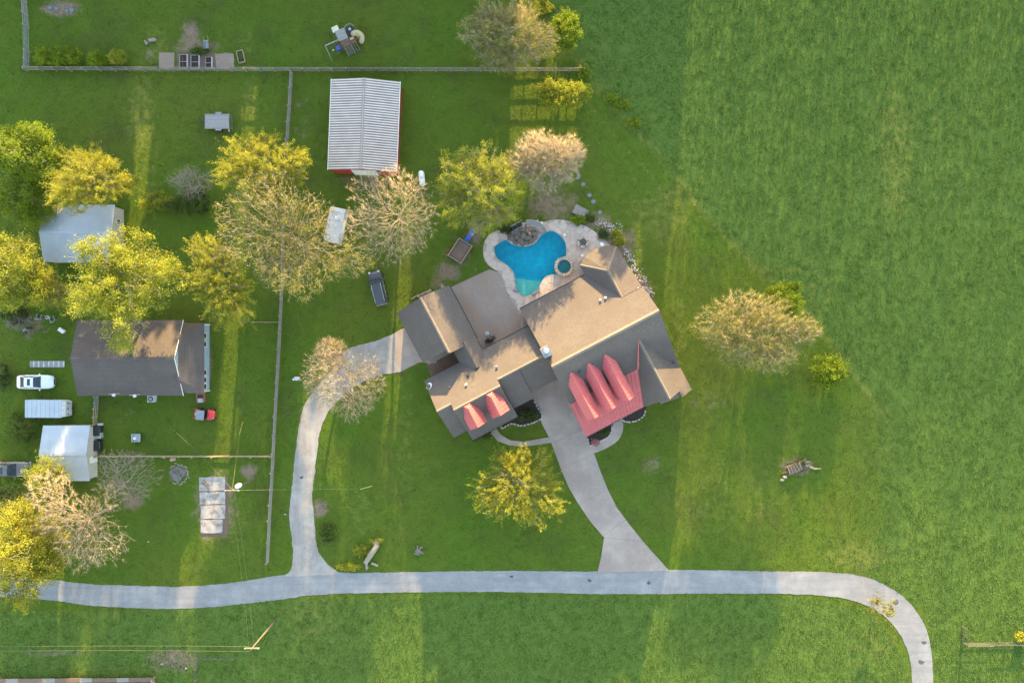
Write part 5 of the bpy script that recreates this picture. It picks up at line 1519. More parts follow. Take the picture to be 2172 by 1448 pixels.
st_ = thing('plant_stand', 'small pale stand between the two metal chairs', 'stand', P(104, 673)); MB().lathe((0, 0, 0), [(.16, 0), (.05, .05), (.05, .4), (.24, .44), (.22, .47)], 10).build('pedestal', M['lightgrey'], st_); MB().rock((.03, 0, .58), (.25, .22, .25), 2).build('pot_plant', M['leafgreen'], st_)
jk = thing('old_bicycle', 'heap of grey metal bicycle parts below the metal chairs', 'bicycle', P(62, 703), R(35))
wheel(jk, -.4, 0, .3, .05); wheel(jk, .5, .12, .3, .05)
MB().tube([(-.4, 0, .3), (0, .1, .7), (.5, .12, .3), (.05, .05, .28), (-.4, 0, .3)], .03, 5).build('frame', M['lightgrey'], jk); box_part('basket', M['lightgrey'], jk, (-.1, .3, .4), (.4, .3, .25)); box_part('saddle', M['dark'], jk, (0, .1, .75), (.25, .12, .06))
cl_ = thing('chest_cooler', 'white chest cooler on the grass left of the brown-shingled house', 'cooler', P(134, 701), R(-33)); box_part('chest', M['white'], cl_, (0, 0, .2), (.8, .42, .38)); box_part('lid', M['white'], cl_, (0, 0, .42), (.84, .46, .06)); box_part('handle', M['grey'], cl_, (.44, 0, .3), (.05, .25, .05))
cbk = thing('concrete_block', 'pale broken concrete block on grass left of the driveway bend', 'block', P(630, 802)); MB().rock((0, 0, .12), (1.0, .6, .34), 21).build('block', M['offwhite'], cbk); MB().rock((-.45, -.15, .08), (.35, .3, .2), 22).build('chip', M['offwhite'], cbk)
for px, py, s, lb in ((605, 1090, .35, 'small white stone on grass left of the driveway'), (315, 1148, .3, 'small white rubble on the lower left lawn'), (652, 379, .4, 'small white stone left of the barn front'), (343, 1407, .35, 'white scrap near the pipe fence at the bottom'), (395, 1416, .3, 'pale bent scrap near the pipe fence at the bottom')):
    o = MB().rock((0, 0, .06), (s, s * .7, .18), int(px)).build('stone', M['limestone']); o.location = P(px, py); tag(o, lb, 'stone')
# log, sticks, wood pile
lg = thing('fallen_log', 'thick grey fallen log with a pale split end near the driveway junction', 'log', P(790, 1173))
a, b = P(802, 1152) - P(790, 1173), P(776, 1192) - P(790, 1173)
MB().tube([(a.x, a.y, .42), tuple((a * .6 + b * .4) + Vector((.03, 0, .38))), (b.x, b.y, .36)], [.36, .34, .30], 12).build('trunk', M['barkgrey'], lg, True)
for k in range(14):
    t = R(30 + 10 * k); MB().tube([(a.x, a.y, .4), (a.x + .6 * math.cos(t) * (.7 + .3 * (k % 3)), a.y + .65 * math.sin(t), .25 + .04 * k)], [.1, .02], 5).build('splinter', M['bark'], lg)
l2 = MB().tube([(-.4, .15, .18), (.45, -.2, .18)], [.17, .15], 10).build('log_piece', M['barkgrey']); l2.location = P(795, 1195); tag(l2, 'short grey log piece lying across the foot of the fallen log', 'log')
l3 = MB().tube([(-.1, .5, .16), (0, -.3, .15), (-.1, -.5, .12)], [.2, .18, .05], 10).build('log_piece', M['barkgrey']); l3.location = P(779, 1199); tag(l3, 'split grey log end below the fallen log', 'log')
br = thing('stick_bundle', 'small square heap of grey sticks on the lawn above the road', 'sticks', P(889, 1166))
for k in range(12): MB().tube([(rs.uniform(-.7, -.1), rs.uniform(-.5, .5), .08 + .02 * k), (rs.uniform(.1, .7), rs.uniform(-.5, .5), .08 + .02 * k)] if k % 2 else [(rs.uniform(-.5, .5), -.6, .08 + .02 * k), (rs.uniform(-.5, .5), .6, .08 + .02 * k)], .04, 5).build('stick', M['wood'], br)
wpile = thing('wood_pile', 'slatted stack of grey boards and poles rotting on the right-hand pasture', 'wood pile', P(1688, 990), R(22))
for k in range(9): box_part('board', M['woodbrown'] if k % 2 else M['barkgrey'], wpile, (-1.15 + .2 * k, 0, .42 + .01 * k), (.09, 1.0, .1), rz=rs.uniform(-.08, .08))
for s in (-1, 1): MB().tube([(-1.4, s * .52, .25), (1.5, s * .5, .3)], .09, 7).build('pole', M['woodbrown'], wpile)
for k in range(9): MB().tube([(.2 + rs.uniform(-.3, .3), rs.uniform(-.4, .4), .35), (1.7 + rs.uniform(-.3, .4), rs.uniform(-.45, .6), .25 + .1 * rs.random())], .06, 6).build('pole', M['barkgrey'] if k % 2 else M['woodbrown'], wpile)
MB().tube([(-1.3, -.1, .3), (-2.1, -.02, .1)], .05, 6).build('pole', M['woodbrown'], wpile)
MB().tube([(1.6, -.5, .25), (2.2, -1.1, .2), (3.0, -1.4, .1)], [.16, .13, .05], 8).build('bent_log', M['bark'], wpile); MB().box((0, 0, .16), (2.4, .9, .32)).build('dark_core', M['barkdark'], wpile)
for px, py, s, lb in ((1664, 1011, .62, 'pale boulder below the left end of the wood pile'), (1658, 1017, .55, 'lowest pale boulder left of the wood pile')):
    o = MB().rock((0, 0, .15), (s, s * .75, .4), int(py)).build('boulder', M['greyrock']); o.location = P(px, py); tag(o, lb, 'boulder')

# ------------------------------------------------------------------ power poles and lines
p1, p1t = P(582, 1318), P(530, 1375, 8.1)
def upole(base, h, lb):
    o = thing('utility_pole', lb, 'pole', base)
    MB().tube([(0, 0, 0), (0, 0, h)], [.14, .09], 10).build('shaft', M['pole'], o)
    MB().beam((-.9, 0, h - .35), (.9, 0, h - .35), .1, .12).build('cross_arm', M['wood'], o)
    for s in (-.8, 0, .8): MB().lathe((s, 0, h - .3), [(.05, 0), (.07, .08), (.03, .18)], 8).build('insulator', M['lightgrey'], o)
    return o
o = upole(p1, 8.1, 'tall wooden utility pole standing in the field below the road')
p2 = P(541, 1014)
o2 = upole(p2, 7.7, 'wooden utility pole with a white transformer above the broken slab')
MB().lathe((.36, .35, 6.0), [(.3, 0), (.3, .75), (.26, .85), (.1, .92)], 14).build('transformer', M['white'], o2)
box_part('bracket', M['grey'], o2, (.15, .15, 6.4), (.3, .3, .08), rz=.78)
top1, top2 = p1 + Vector((0, 0, 7.95)), p2 + Vector((0, 0, 7.5))
def wire(lb, a, b, sag, r=.009, mat='wire'):
    pts = []
    for k in range(17):
        t = k / 16
        pts.append(Vector(a).lerp(Vector(b), t) - Vector((0, 0, sag * 4 * t * (1 - t))))
    o = MB().tube(pts, r, 4).build('power_line', M[mat]); tag(o, lb, 'power line')
L1 = P(-240, 1379, 8.0)
wire('upper of two power lines running left from the lower utility pole', top1 + Vector((-.2, .3, 0)), L1 + Vector((0, .25, 0)), .4)
wire('lower of two power lines running left from the lower utility pole', top1 + Vector((-.2, -.3, 0)), L1 + Vector((0, -.25, 0)), .4)
wire('left one of two lines between the two utility poles', top1 + Vector((-.3, 0, 0)), top2 + Vector((-.3, 0, 0)), .5)
wire('right one of two lines between the two utility poles', top1 + Vector((.3, 0, 0)), top2 + Vector((.3, 0, 0)), .5)
wire('power line leaving the bottom edge from the lower utility pole', top1, P(552, 1600, 8.0), .3)
wire('line from the transformer pole to the brown-shingled house', top2 - Vector((0, 0, .3)), P(360, 905, 3.2), .5, .009)
wire('service line crossing the driveway from the transformer pole', top2 - Vector((0, 0, .2)), P(764, 1037, 1.1), .2, .012, 'wire')
wire('guy wire rising up the lawn from the transformer pole', top2 - Vector((0, 0, .1)), P(508, 920, 1.9), .05, .012, 'yellow')
for a, b, za, zb_, lb in (((764, 1037), (790, 1030), 1.1, 0, 'yellow guy guard on the lawn right of the driveway'), ((508, 920), (515, 895), 1.9, 0, 'yellow guy guard on the lawn above the tan fence'), ((532, 1372), (580, 1320), 0, 0, '')):
    if not lb: continue
    o = MB().tube([P(*a, za), P(*b, zb_)], .06, 6).build('guy_guard', M['yellow']); tag(o, lb, 'guard')
# rocks along the right side of the deck
rs = random.Random(21)
mb = MB()
pathpx = smooth_open([(1275, 470), (1300, 490), (1318, 515), (1335, 545), (1352, 578), (1368, 605), (1382, 628)], 6)
for k in range(230):
    q = pathpx[int(rs.random() * (len(pathpx) - 1))]
    c = P(q[0] + rs.gauss(0, 5), q[1] + rs.gauss(0, 5))
    s = rs.uniform(.08, .26)
    mb.rock((c.x, c.y, s * .2), (s * 1.3, s, s * .8), k, rs.uniform(0, 3))
for k in range(70):
    q = (rs.uniform(1262, 1320), rs.uniform(468, 520))
    c = P(*q); s = rs.uniform(.07, .18)
    mb.rock((c.x, c.y, s * .2), (s * 1.3, s, s * .8), k, rs.uniform(0, 3))
tag(mb.build('rock_border', M['limestone']), 'rubble border of pale limestone rocks along the right side of the deck and wing', 'rocks', kind='stuff')

# ------------------------------------------------------------------ trees
def grow(pts, root, bf, rng_):
    """connect the target points into a tree (greedy, balancing wire length against path length)"""
    n = len(pts)
    nr = len(root)
    allp = np.concatenate([root, pts])
    parent = np.full(n + nr, -1)
    path = np.zeros(n + nr)
    for i in range(1, nr):
        parent[i] = i - 1
        path[i] = path[i - 1] + np.linalg.norm(root[i] - root[i - 1])
    best = np.full(n, 1e9)
    bpar = np.zeros(n, dtype=int)
    for i in range(max(0, nr - 4), nr):
        d = np.linalg.norm(pts - root[i], axis=1)
        c = d + bf * (path[i] + d)
        m = c < best
        best[m] = c[m]; bpar[m] = i
    order = list(range(nr))
    alive = np.ones(n, dtype=bool)
    cost = best.copy()
    for _ in range(n):
        j = int(np.argmin(cost))
        i = nr + j
        parent[i] = bpar[j]
        path[i] = path[bpar[j]] + np.linalg.norm(allp[i] - allp[bpar[j]])
        order.append(i)
        alive[j] = False
        cost[j] = 1e9
        d = np.linalg.norm(pts - allp[i], axis=1)
        c = d + bf * (path[i] + d)
        m = alive & (c < best)
        best[m] = c[m]; bpar[m] = i; cost[m] = c[m]
    return allp, parent, order

def tubes(p0, p1, r0, r1, n=3):
    """prisms for many segments at once"""
    d = p1 - p0
    L = np.linalg.norm(d, axis=1, keepdims=True) + 1e-9
    d = d / L
    ref = np.where(np.abs(d[:, 2:3]) < .9, np.array([[0, 0, 1.0]]), np.array([[1.0, 0, 0]]))
    s = np.cross(d, ref); s /= np.linalg.norm(s, axis=1, keepdims=True) + 1e-9
    u = np.cross(s, d)
    m = len(p0)
    V = np.zeros((m, 2 * n, 3))
    for k in range(n):
        t = 2 * math.pi * k / n
        o = s * math.cos(t) + u * math.sin(t)
        V[:, k] = p0 + o * r0[:, None]
        V[:, n + k] = p1 + o * r1[:, None]
    base = (np.arange(m) * 2 * n)[:, None]
    F = []
    for k in range(n):
        F.append(base + np.array([[k, (k + 1) % n, (k + 1) % n + n, k + n]]))
    return V.reshape(-1, 3), np.concatenate(F)

def spikes(p0, d, r):
    d_ = d / (np.linalg.norm(d, axis=1, keepdims=True) + 1e-9)
    ref = np.where(np.abs(d_[:, 2:3]) < .9, np.array([[0, 0, 1.0]]), np.array([[1.0, 0, 0]]))
    s = np.cross(d_, ref); s /= np.linalg.norm(s, axis=1, keepdims=True) + 1e-9
    u = np.cross(s, d_)
    m = len(p0)
    V = np.zeros((m, 4, 3))
    for k in range(3):
        t = 2 * math.pi * k / 3
        V[:, k] = p0 + (s * math.cos(t) + u * math.sin(t)) * r
    V[:, 3] = p0 + d
    b = (np.arange(m) * 4)[:, None]
    return V.reshape(-1, 3), np.concatenate([b + np.array([[0, 1, 3]]), b + np.array([[1, 2, 3]]), b + np.array([[2, 0, 3]])])

def leaves(c, size, rng_, aspect=.6, up=.35, tilt=None):
    m = len(c)
    a = rng_.normal(size=(m, 3)); a /= np.linalg.norm(a, axis=1, keepdims=True)
    nrm = rng_.normal(size=(m, 3)) + np.array([0, 0, up]); nrm /= np.linalg.norm(nrm, axis=1, keepdims=True)
    a = a - nrm * (a * nrm).sum(1, keepdims=True); a /= np.linalg.norm(a, axis=1, keepdims=True) + 1e-9
    b = np.cross(nrm, a)
    s = size * rng_.uniform(.6, 1.35, (m, 1))
    V = np.zeros((m, 4, 3))
    V[:, 0] = c - a * s * .5
    V[:, 1] = c + b * s * .5 * aspect
    V[:, 2] = c + a * s * .5
    V[:, 3] = c - b * s * .5 * aspect
    base = (np.arange(m) * 4)[:, None]
    return V.reshape(-1, 3), base + np.array([[0, 1, 2, 3]])

KIND = {  # nodes, twigs, twig length, leaves, leaf size, aspect, clump sigma, bark, twig, leaf, balance
    'pecan':   dict(n=1500, tw=10500, tl=.6, lv=3000, ls=.15, asp=.55, sg=.22, nc=500, bark='bark', twig='twigpink', leaf='bud', bf=.45, tip=.009),
    'pecang':  dict(n=2400, tw=9500, tl=.5, lv=15000, ls=.18, asp=.6, sg=.30, nc=330, bark='bark', twig='twigpink', leaf='bud', bf=.45, tip=.0095),
    'deadish': dict(n=1000, tw=3000, tl=.5, lv=300, ls=.14, asp=.55, sg=.16, bark='barkgrey', twig='barkgrey', leaf='bud', bf=.4, tip=.012),
    'twiggy':  dict(n=1500, tw=24000, tl=.7, lv=5000, ls=.13, asp=.5, sg=.3, nc=500, bark='barkgrey', twig='twigpink', leaf='bud', bf=.6, tip=.009),
    'elm':     dict(n=1700, tw=20000, tl=.65, lv=20000, ls=.15, asp=.5, sg=.30, nc=420, bark='barkgrey', twig='twigolive', leaf='leafolive', bf=.6, tip=.009),
    'willow':  dict(n=1300, tw=6000, tl=.6, lv=34000, ls=.18, asp=.4, sg=.26, nc=420, spray=.6, bark='barkgrey', twig='twigolive', leaf='leafyellow', bf=.5, tip=.010),
    'oak':     dict(n=1100, tw=0, tl=.5, lv=36000, ls=.18, asp=.7, sg=.36, bark='barkgrey', twig='bark', leaf='leafyellow', bf=.5, tip=.016, nc=260),
    'cedar':   dict(n=1100, tw=0, tl=.5, lv=36000, ls=.17, asp=.42, sg=.17, bark='barkgrey', twig='bark', leaf='leafgold', bf=.5, tip=.014, nc=420, spray=.8),
    'small':   dict(n=260, tw=0, tl=.4, lv=9000, ls=.19, asp=.6, sg=.22, nc=90, bark='barkdark', twig='bark', leaf='leaflime', bf=.5, tip=.012),
    'bush':    dict(n=120, tw=0, tl=.3, lv=4200, ls=.16, asp=.6, sg=.16, nc=60, bark='barkdark', twig='bark', leaf='leaflime', bf=.5, tip=.01),
}
def tree(label, px, py, rx, ry, h, kind, seed, leaf=None, dens=1.0, name='tree', cat='tree', lobes=None, low=.24, group=None, base_px=None, twig=None):
    k = dict(KIND[kind])
    if leaf: k['leaf'] = leaf
    if twig: k['twig'] = twig
    rg = np.random.default_rng(seed)
    zc = h * (.5 + low / 2)
    c = P(px, py, zc)
    s = (CAM_H - zc) / CAM_H / PPM
    RX, RY, RZ = rx * s * 1.08, ry * s * 1.08, h * (1 - low) / 2
    base = P(*base_px) if base_px else Vector((c.x, c.y, 0))
    # lobes give the crown its uneven outline
    nl = 9 if not lobes else len(lobes)
    L = []
    for i in range(nl):
        if lobes:
            lx, ly, lr = lobes[i]
            o = np.array([lx * RX, ly * RY, rg.uniform(-.15, .35) * RZ]); L.append((o, lr))
        else:
            a = 2 * math.pi * (i + rg.uniform(-.3, .3)) / (nl - 1)
            rr = rg.uniform(.48, .66) if i < nl - 1 else 0.0
            o = np.array([math.cos(a) * rr * RX, math.sin(a) * rr * RY, (rg.uniform(-.35, .25) if i < nl - 1 else .3) * RZ])
            L.append((o, rg.uniform(.34, .52) if i < nl - 1 else .55))
    w = np.array([l[1] ** 2 for l in L]); w /= w.sum()
    pick = rg.choice(len(L), k['n'], p=w)
    d = rg.normal(size=(k['n'], 3)); d /= np.linalg.norm(d, axis=1, keepdims=True)
    rad = rg.uniform(0, 1, (k['n'], 1)) ** .42
    pts = np.array([L[i][0] for i in pick]) + d * rad * np.array([RX, RY, RZ]) * np.array([[L[i][1]] for i in pick])
    pts += np.array(c)
    pts = pts[pts[:, 2] > max(.15, h * low * .6)]
    th = h * max(low, .18)
    root = np.array([[base.x + (c.x - base.x) * t * .35, base.y + (c.y - base.y) * t * .35, -.1 + (th + .1) * t] for t in np.linspace(0, 1, 6)])
    root[1:, :2] += rg.normal(size=(5, 2)) * .03 * h / 8
    allp, par, order = grow(pts, root, k['bf'], rg)
    nch = np.zeros(len(allp))
    rr = np.zeros(len(allp))
    e = 2.15
    for i in order[::-1]:
        if rr[i] == 0: rr[i] = k['tip'] ** e
        if par[i] >= 0:
            rr[par[i]] += rr[i]; nch[par[i]] += 1
    rad_ = rr ** (1 / e)
    lim = .021 * h + .02
    rad_ = np.minimum(rad_, lim * (.35 + .65 * np.clip(rad_ / lim, 0, 1)))
    # relax the kinks
    for _ in range(2):
        acc = np.zeros_like(allp); cnt = np.zeros(len(allp))
        m = par >= 0
        np.add.at(acc, par[m], allp[m]); np.add.at(cnt, par[m], 1)
        mv = (np.arange(len(allp)) >= len(root)) & (cnt > 0)
        allp[mv] = .5 * allp[mv] + .25 * allp[par[mv]] + .25 * acc[mv] / cnt[mv][:, None]
    t = thing(name, label, cat, base, 0, group)
    off = np.array(base)
    ch = np.nonzero(par >= 0)[0]
    big = rad_[ch] > .05
    V, F = [], []
    nb_ = 0
    for msk, n_ in ((big, 6), (~big, 3)):
        c_ = ch[msk]
        if not len(c_): continue
        v, f = tubes(allp[par[c_]] - off, allp[c_] - off, np.minimum(rad_[par[c_]], rad_[c_] * 1.6 + .01), rad_[c_], n_)
        V.append(v); F.append(f + nb_); nb_ += len(v)
    link('trunk', mesh_np('trunk', np.concatenate(V), np.concatenate(F), M[k['bark']], True), t)
    fine = np.nonzero(rad_ < .05)[0]
    outd = allp - allp[np.maximum(par, 0)]
    outd /= np.linalg.norm(outd, axis=1, keepdims=True) + 1e-9
    ends = None
    if k['tw']:
        q = rg.choice(fine, int(k['tw'] * dens))
        cent = np.array(c) + np.array([0, 0, -RZ * .6])
        rad_out = allp[q] - cent; rad_out /= np.linalg.norm(rad_out, axis=1, keepdims=True) + 1e-9
        dd = outd[q] * .6 + rad_out * .7 + rg.normal(size=(len(q), 3)) * .5
        dd /= np.linalg.norm(dd, axis=1, keepdims=True)
        ln = k['tl'] * rg.uniform(.4, 1.2, (len(q), 1))
        v, f = spikes(allp[q] - off, dd * ln, .012)
        ends = allp[q] + dd * ln * rg.uniform(.3, 1, (len(q), 1))
        link('twigs', mesh_np('twigs', v, f, M[k['twig']]), t)
    if k['lv']:
        m_ = int(k['lv'] * dens)
        src = ends if ends is not None else allp[fine]
        nc = max(6, int(k.get('nc', 150) * dens))
        ctr = src[rg.choice(len(src), min(nc, len(src)), replace=False)]
        wgt = rg.uniform(.4, 1.6, len(ctr)); wgt /= wgt.sum()
        ci = rg.choice(len(ctr), m_, p=wgt)
        q = ctr[ci] + rg.normal(size=(m_, 3)) * k['sg'] * np.array([1, 1, .7])
        if k.get('spray'):
            o_ = ctr - np.array(c) + np.array([0, 0, RZ * .5]); o_ /= np.linalg.norm(o_, axis=1, keepdims=True) + 1e-9
            o_ = o_ + rg.normal(size=o_.shape) * .35
            q = ctr[ci] + o_[ci] * rg.uniform(-.5, 1.1, (m_, 1)) * k['spray'] + rg.normal(size=(m_, 3)) * k['sg'] * rg.uniform(.4, 1, (m_, 1))
        loose = rg.uniform(0, 1, m_) < .22
        q[loose] = src[rg.choice(len(src), loose.sum())] + rg.normal(size=(loose.sum(), 3)) * k['sg'] * .6
        v, f = leaves(q - off, k['ls'], rg, k['asp'])
        link('crown', mesh_np('crown', v, f, M[k['leaf']]), t)
    return t

# bare and budding trees
tree('big half-bare tree with sprawling pale branches over the long fence', 615, 505, 160, 128, 12.5, 'pecang', 1, lobes=[(-.55, .3, .42), (-.2, .55, .45), (.15, .35, .42), (-.45, -.15, .45), (0, 0, .5), (.25, -.2, .35), (.1, -.62, .42), (.62, -.35, .36), (.8, -.3, .25), (-.1, -.4, .42)])
tree('bare pale tree between the barn and the parked station wagon', 832, 450, 104, 96, 11, 'pecan', 2)
tree('bare pale tree standing over the bend of the driveway', 733, 808, 88, 76, 10, 'pecan', 3, low=.3)
tree('small bare tree just above the driveway bend', 704, 748, 36, 32, 6, 'pecan', 4, dens=.35)
tree('bare golden tree with forked limbs in front of the lower-left shed', 178, 1100, 112, 105, 11.5, 'pecan', 5, lobes=[(-.5, .55, .4), (-.35, .2, .38), (.1, .1, .42), (-.1, -.3, .45), (.35, -.45, .45), (.0, -.65, .35), (-.65, -.1, .25), (.4, .4, .3)])
tree('grey leafless tree right of the lower-left shed', 272, 1012, 72, 55, 7, 'deadish', 6, base_px=(262, 1030))
tree('dense pale leafless tree above the pool deck', 1160, 338, 76, 62, 9.3, 'twiggy', 7)
tree('large tan budding tree at the top beside the fence corner', 1075, 76, 92, 78, 9, 'elm', 8)
tree('broad olive budding tree alone on the right-hand lawn', 1598, 706, 121, 90, 8.5, 'elm', 9, lobes=[(-.62, .2, .42), (-.2, .5, .45), (.2, .4, .42), (-.35, -.1, .45), (.1, 0, .5), (.62, .05, .40), (.8, .0, .25), (.2, -.45, .42), (-.2, -.4, .38), (.45, -.4, .35)])
tree('fresh green feathery tree left of the pool', 1025, 402, 84, 86, 9, 'willow', 10)
tree('thin grey dead tree between the golden cedars', 408, 385, 50, 34, 5.5, 'deadish', 11, dens=.6)
# leafy trees
tree('golden cedar tree above the upper-left shed', 192, 378, 84, 64, 11, 'cedar', 12)
tree('golden cedar tree above the half-bare tree', 558, 352, 96, 62, 11, 'cedar', 13)
tree('big yellow-green oak spreading over the brown-shingled house', 262, 608, 128, 122, 13, 'oak', 14, lobes=[(-.4, .5, .38), (.1, .6, .42), (.35, .3, .45), (-.3, .0, .48), (.1, .05, .55), (.55, .1, .42), (-.45, -.25, .38), (.1, -.45, .42), (.0, -.78, .3), (.75, .15, .3)])
tree('small golden tree at the left foot of the big oak', 103, 612, 36, 38, 7, 'cedar', 15, dens=.3)
tree('yellow-green tree at the left edge below the upper-left shed', 22, 580, 68, 82, 11, 'oak', 16, dens=.8)
tree('olive cedar tree right of the big oak', 468, 598, 80, 98, 11.5, 'cedar', 17, 'leafgold', lobes=[(-.3, .6, .4), (.1, .35, .45), (-.35, .1, .4), (.3, -.1, .45), (.1, -.45, .45), (.5, -.55, .35), (-.1, -.1, .5)])
tree('dull green tree at the left edge above the golden cedar', 48, 322, 76, 58, 10, 'oak', 18, 'leaflime', .7)
tree('shaded dark green tree between shed and left edge', 62, 420, 74, 60, 6, 'oak', 19, 'leaflime', .6)
tree('bright yellow tree hiding the road end at lower left', 42, 1172, 82, 116, 12, 'oak', 20, 'leafgold', 1.1)
tree('green tree at the left edge above the bright yellow tree', 22, 1075, 46, 40, 7, 'oak', 21, 'leafgreen', .3)
tree('small yellow tree beside the front of the pickup truck', 96, 1008, 36, 40, 7.5, 'cedar', 22, 'leafyellow', .3)
tree('golden-yellow tree on the lawn below the house', 1103, 1032, 86, 86, 7.5, 'cedar', 23, dens=1.0, low=.18)
tree('lime green young tree right of the tan tree at the top fence', 1200, 64, 34, 44, 4.2, 'small', 24)
tree('yellow-green twin-crowned tree below the long fence corner', 1190, 196, 62, 44, 4.8, 'small', 25, 'leafyellow', 2.2, lobes=[(-.45, .1, .5), (-.3, -.35, .4), (.5, .0, .5), (.4, -.3, .4), (.0, .2, .35), (.1, -.4, .3)])
tree('lime young tree behind the broad olive tree', 1663, 637, 46, 44, 4.5, 'small', 26, None, 1.3)
tree('round dark-based lime shrub right of the broad olive tree', 1762, 786, 40, 40, 3.2, 'small', 27, None, 1.0, low=.1)
tree('thin yellow sapling at the inner bend of the road', 1868, 1288, 26, 34, 3.5, 'bush', 28, 'bud', .45)
# hedge bushes and shrubs
sh = 'shrub'
for k, (px, py, rx, ry, h, lf, dn, lb) in enumerate((
        (92, 119, 24, 20, 2.0, 'leaflime', 1.0, 'leftmost green bush of the row along the top fence'), (125, 120, 24, 19, 1.9, 'leaflime', 1.0, 'second green bush of the row along the top fence'), (155, 122, 20, 16, 1.7, 'leaflime', .8, 'third green bush of the row along the top fence'),
        (204, 124, 21, 16, 1.8, 'leaflime', .9, 'separate round green bush right of the row along the top fence'), (252, 122, 20, 17, 2.0, 'leafyellow', .9, 'yellow-tipped bush nearest the garden plot'), (1240, 150, 12, 14, 1.4, 'leaflime', .5, 'small green bush at the right end of the long fence'),
        (1150, 14, 22, 16, 1.6, 'leafyellow', .8, 'yellow-green scrub at the top edge on the fence line'), (1300, 208, 14, 12, .7, 'leaflime', .3, 'low green shrub, upper one on the edge of the pasture'), (1318, 222, 16, 10, .6, 'leaflime', .3, 'low green shrub beside the upper one on the pasture edge'),
        (1345, 260, 12, 12, .6, 'leaflime', .25, 'small lone shrub lower on the pasture edge'), (45, 905, 44, 40, 1.6, 'leafgreen', 1.0, 'low green shrub left of the lower-left shed'), (30, 665, 34, 26, 1.6, 'leafdull', .8, 'shaded grey-green shrub at the left edge below the trees'), (10, 795, 16, 30, 1.4, 'leafdull', .4, 'pale shrub at the left edge beside the white sedan'),
        (1227, 467, 18, 9, .9, 'leaflime', .8, 'clipped green shrub on the deck edge below the plank bench'), (1252, 461, 11, 9, .8, 'leafgreen', .4, 'small green shrub at the end of the plank bench'), (1279, 497, 12, 8, .6, 'leafdull', .4, 'dark green shrub on the right rim of the deck'),
        (1306, 495, 9, 8, .8, 'leafyellow', .35, 'small yellow-green shrub among the limestone rocks'), (1315, 511, 13, 9, .9, 'leafgold', .6, 'golden shrub at the tip of the pool wing'), (1118, 880, 20, 12, .9, 'leafdull', .7, 'blue-green spiky shrub in the corner mulch bed'), (1282, 914, 11, 6, .5, 'leafdull', .3, 'low grey-green plant under the red porch edge'),
        (1262, 937, 7, 5, .6, 'bloom', .2, 'pink and white flowering plant at the tip of the porch bed'), (1027, 925, 16, 8, .7, 'leafgreen', .4, 'green shrub below the twin-dormer wing'), (420, 108, 16, 6, .6, 'leafgreen', .4, 'green weeds at the top edge of the garden soil'), (695, 1132, 22, 22, .9, 'leafgreen', .9, 'weedy shrub patch in the corner of the driveway junction'),
        (735, 1203, 26, 7, .5, 'leafyellow', .5, 'yellow weeds along the road at the driveway junction'), (765, 1168, 20, 12, .4, 'leafyellow', .35, 'thin yellow weeds left of the fallen log'), (800, 1147, 12, 6, .5, 'leafyellow', .2, 'yellow weeds round the split end of the fallen log'), (1075, 487, 16, 9, .9, 'leafdull', .5, 'grey-green shrub hanging over the slide steps'),
        (330, 425, 40, 24, 1.2, 'leafyellow', .8, 'low yellow-green brush right of the golden cedar'), (395, 430, 52, 28, 1.8, 'leafdull', 1.0, 'dark brush below the thin dead tree'), (1700, 985, 14, 12, .5, 'leafdull', .3, 'dark weeds at the right end of the wood pile'), (2165, 1352, 12, 10, .8, 'leafyellow', .3, 'yellow shrub at the lower right edge by the rail fence'))):
    tree(lb, px, py, rx, ry, h, 'bush', 60 + k, lf, dn, sh, 'shrub', low=.06)
tree('pale dead brush under the trees at the left edge', 40, 680, 34, 20, 1.5, 'deadish', 99, dens=.12, name='brush', cat='brush', low=.06)

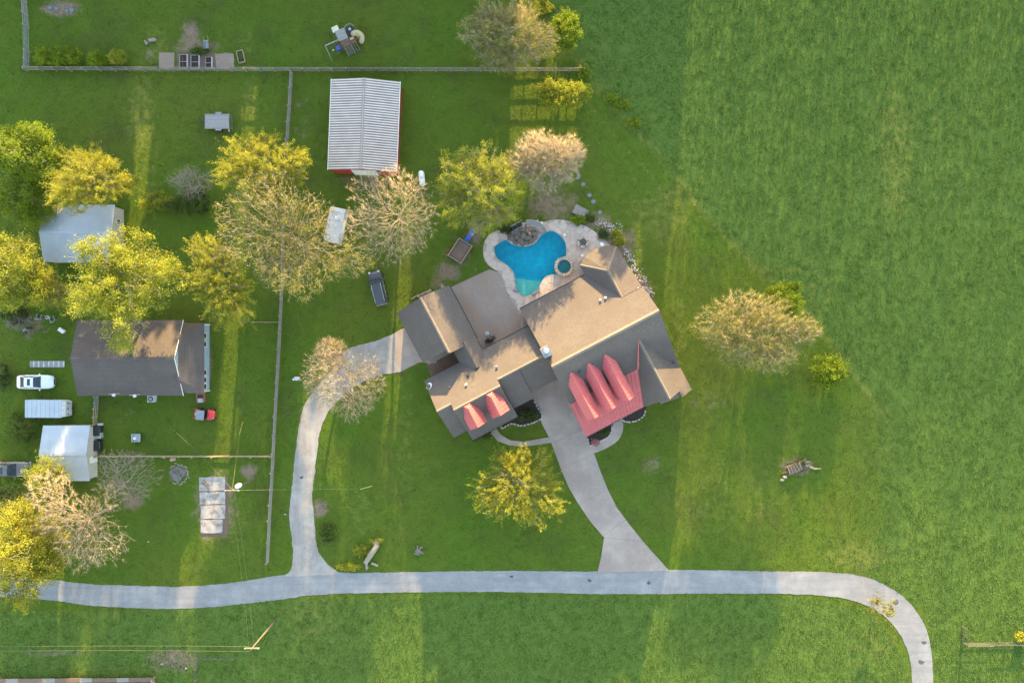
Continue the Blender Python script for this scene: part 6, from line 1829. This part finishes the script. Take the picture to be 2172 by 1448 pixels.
# woodland above the top edge of the picture: it keeps the low sun off most of the ground
def woodland():
    rg = np.random.default_rng(5)
    C, C2 = [], []
    # tree stations: x (m), height (m); gaps let the streaks of light through
    yb = 64.0
    x = -82.0
    def height(x):
        if x < -23.4: h = 14.0
        elif x < -16: h = 12.0
        elif x < -13.6: h = 15.0
        elif x < -8.6: h = 7.6
        elif x < 0.5: h = 13.5
        elif x < 12: h = 4.5
        elif 14.8 < x < 17.8: h = 16.0
        elif 19.6 < x < 21.6: h = 6.0
        elif 24.8 < x < 26.6: h = 6.0
        elif x < 24: h = 10.8
        else: h = 16.0
        for g, w in ((-46.2, .9), (-32.3, .5), (-55.0, .6)):
            if abs(x - g) < w + 1.2: h = min(h, 5.5)
        return h
    while x < 84:
        hgt = height(x) * rg.uniform(.9, 1.1)
        y = yb + rg.uniform(-4, 4)
        n = int((60 if x < 24 else 92) * hgt)
        p = rg.normal(size=(n, 3)); p /= np.linalg.norm(p, axis=1, keepdims=True)
        p *= rg.uniform(.3, 1, (n, 1)) ** .5
        (C if x < 24 else C2).append(np.array([x, y, hgt * .5]) + p * np.array([1.9, 3.0, hgt * .5]))
        x += rg.uniform(1.0, 1.7)
    C = np.concatenate(C)
    C = C[C[:, 2] > .2]
    v, f = leaves(C, .95, rg, .8)
    C2 = np.concatenate(C2)
    C2 = C2[C2[:, 2] > .2]
    v2, f2 = leaves(C2, .26, rg, .8)
    f = np.concatenate([f, f2 + len(v)]); v = np.concatenate([v, v2])
    o = link('woodland', mesh_np('woodland', v, f, M['leafgreen']))
    tag(o, 'belt of dark woodland beyond the top edge of the grounds', 'woodland', kind='stuff')
woodland()

# ------------------------------------------------------------------ grass blades
def grass(name, label, n, hgt, width, mat, sel, seed, blades):
    rg = np.random.default_rng(seed)
    x, y = rg.uniform(-70, 70, n), rg.uniform(-47.5, 47.5, n)
    past_ = np.zeros(n, dtype=bool)
    jw_ = np.clip((-6 - y) / 4, 0, 1) * 5.0 * (y > -31) * np.random.default_rng(77).normal(size=n)
    for p in pasture_polys: past_ |= in_poly(x + jw_, y, p)
    ok = past_ if sel else ~past_
    for p in no_grass: ok &= ~in_poly(x, y, p)
    x, y = x[ok], y[ok]
    # clump density and height by a smooth random field
    fld = np.sin(x * .9 + 1.7 * np.sin(y * .6)) + np.sin(y * 1.1 + 1.3 * np.sin(x * .8 + 2)) + .8 * np.sin(x * 2.3 + y * 1.9)
    keep = rg.uniform(0, 1, len(x)) < .8 + .03 * fld
    x, y, fld = x[keep], y[keep], fld[keep]
    n = len(x)
    x = np.repeat(x, blades); y = np.repeat(y, blades); fld = np.repeat(fld, blades)
    m = len(x)
    x = x + rg.normal(size=m) * .22; y = y + rg.normal(size=m) * .22
    a = rg.uniform(0, 2 * math.pi, m)
    h = hgt * rg.uniform(.5, 1.25, m) * (1 + .04 * fld)
    la = rg.uniform(0, 2 * math.pi, m); lean = rg.uniform(.2, 1.2, m) * h
    V = np.zeros((m, 3, 3))
    V[:, 0] = np.stack([x + np.cos(a) * width, y + np.sin(a) * width, np.zeros(m)], 1)
    V[:, 1] = np.stack([x - np.cos(a) * width, y - np.sin(a) * width, np.zeros(m)], 1)
    V[:, 2] = np.stack([x + np.cos(la) * lean, y + np.sin(la) * lean, h], 1)
    o = link(name, mesh_np(name, V.reshape(-1, 3), np.arange(3 * m).reshape(-1, 3), M[mat]))
    tag(o, label, 'grass', kind='stuff')
grass('pasture_grass', 'long rough pasture grass on the right and below the road', 150000, .10, .05, 'grassblade', True, 3, 6)
grass('lawn_grass', 'short mown lawn grass round the houses', 170000, .065, .04, 'lawnblade', False, 4, 4)
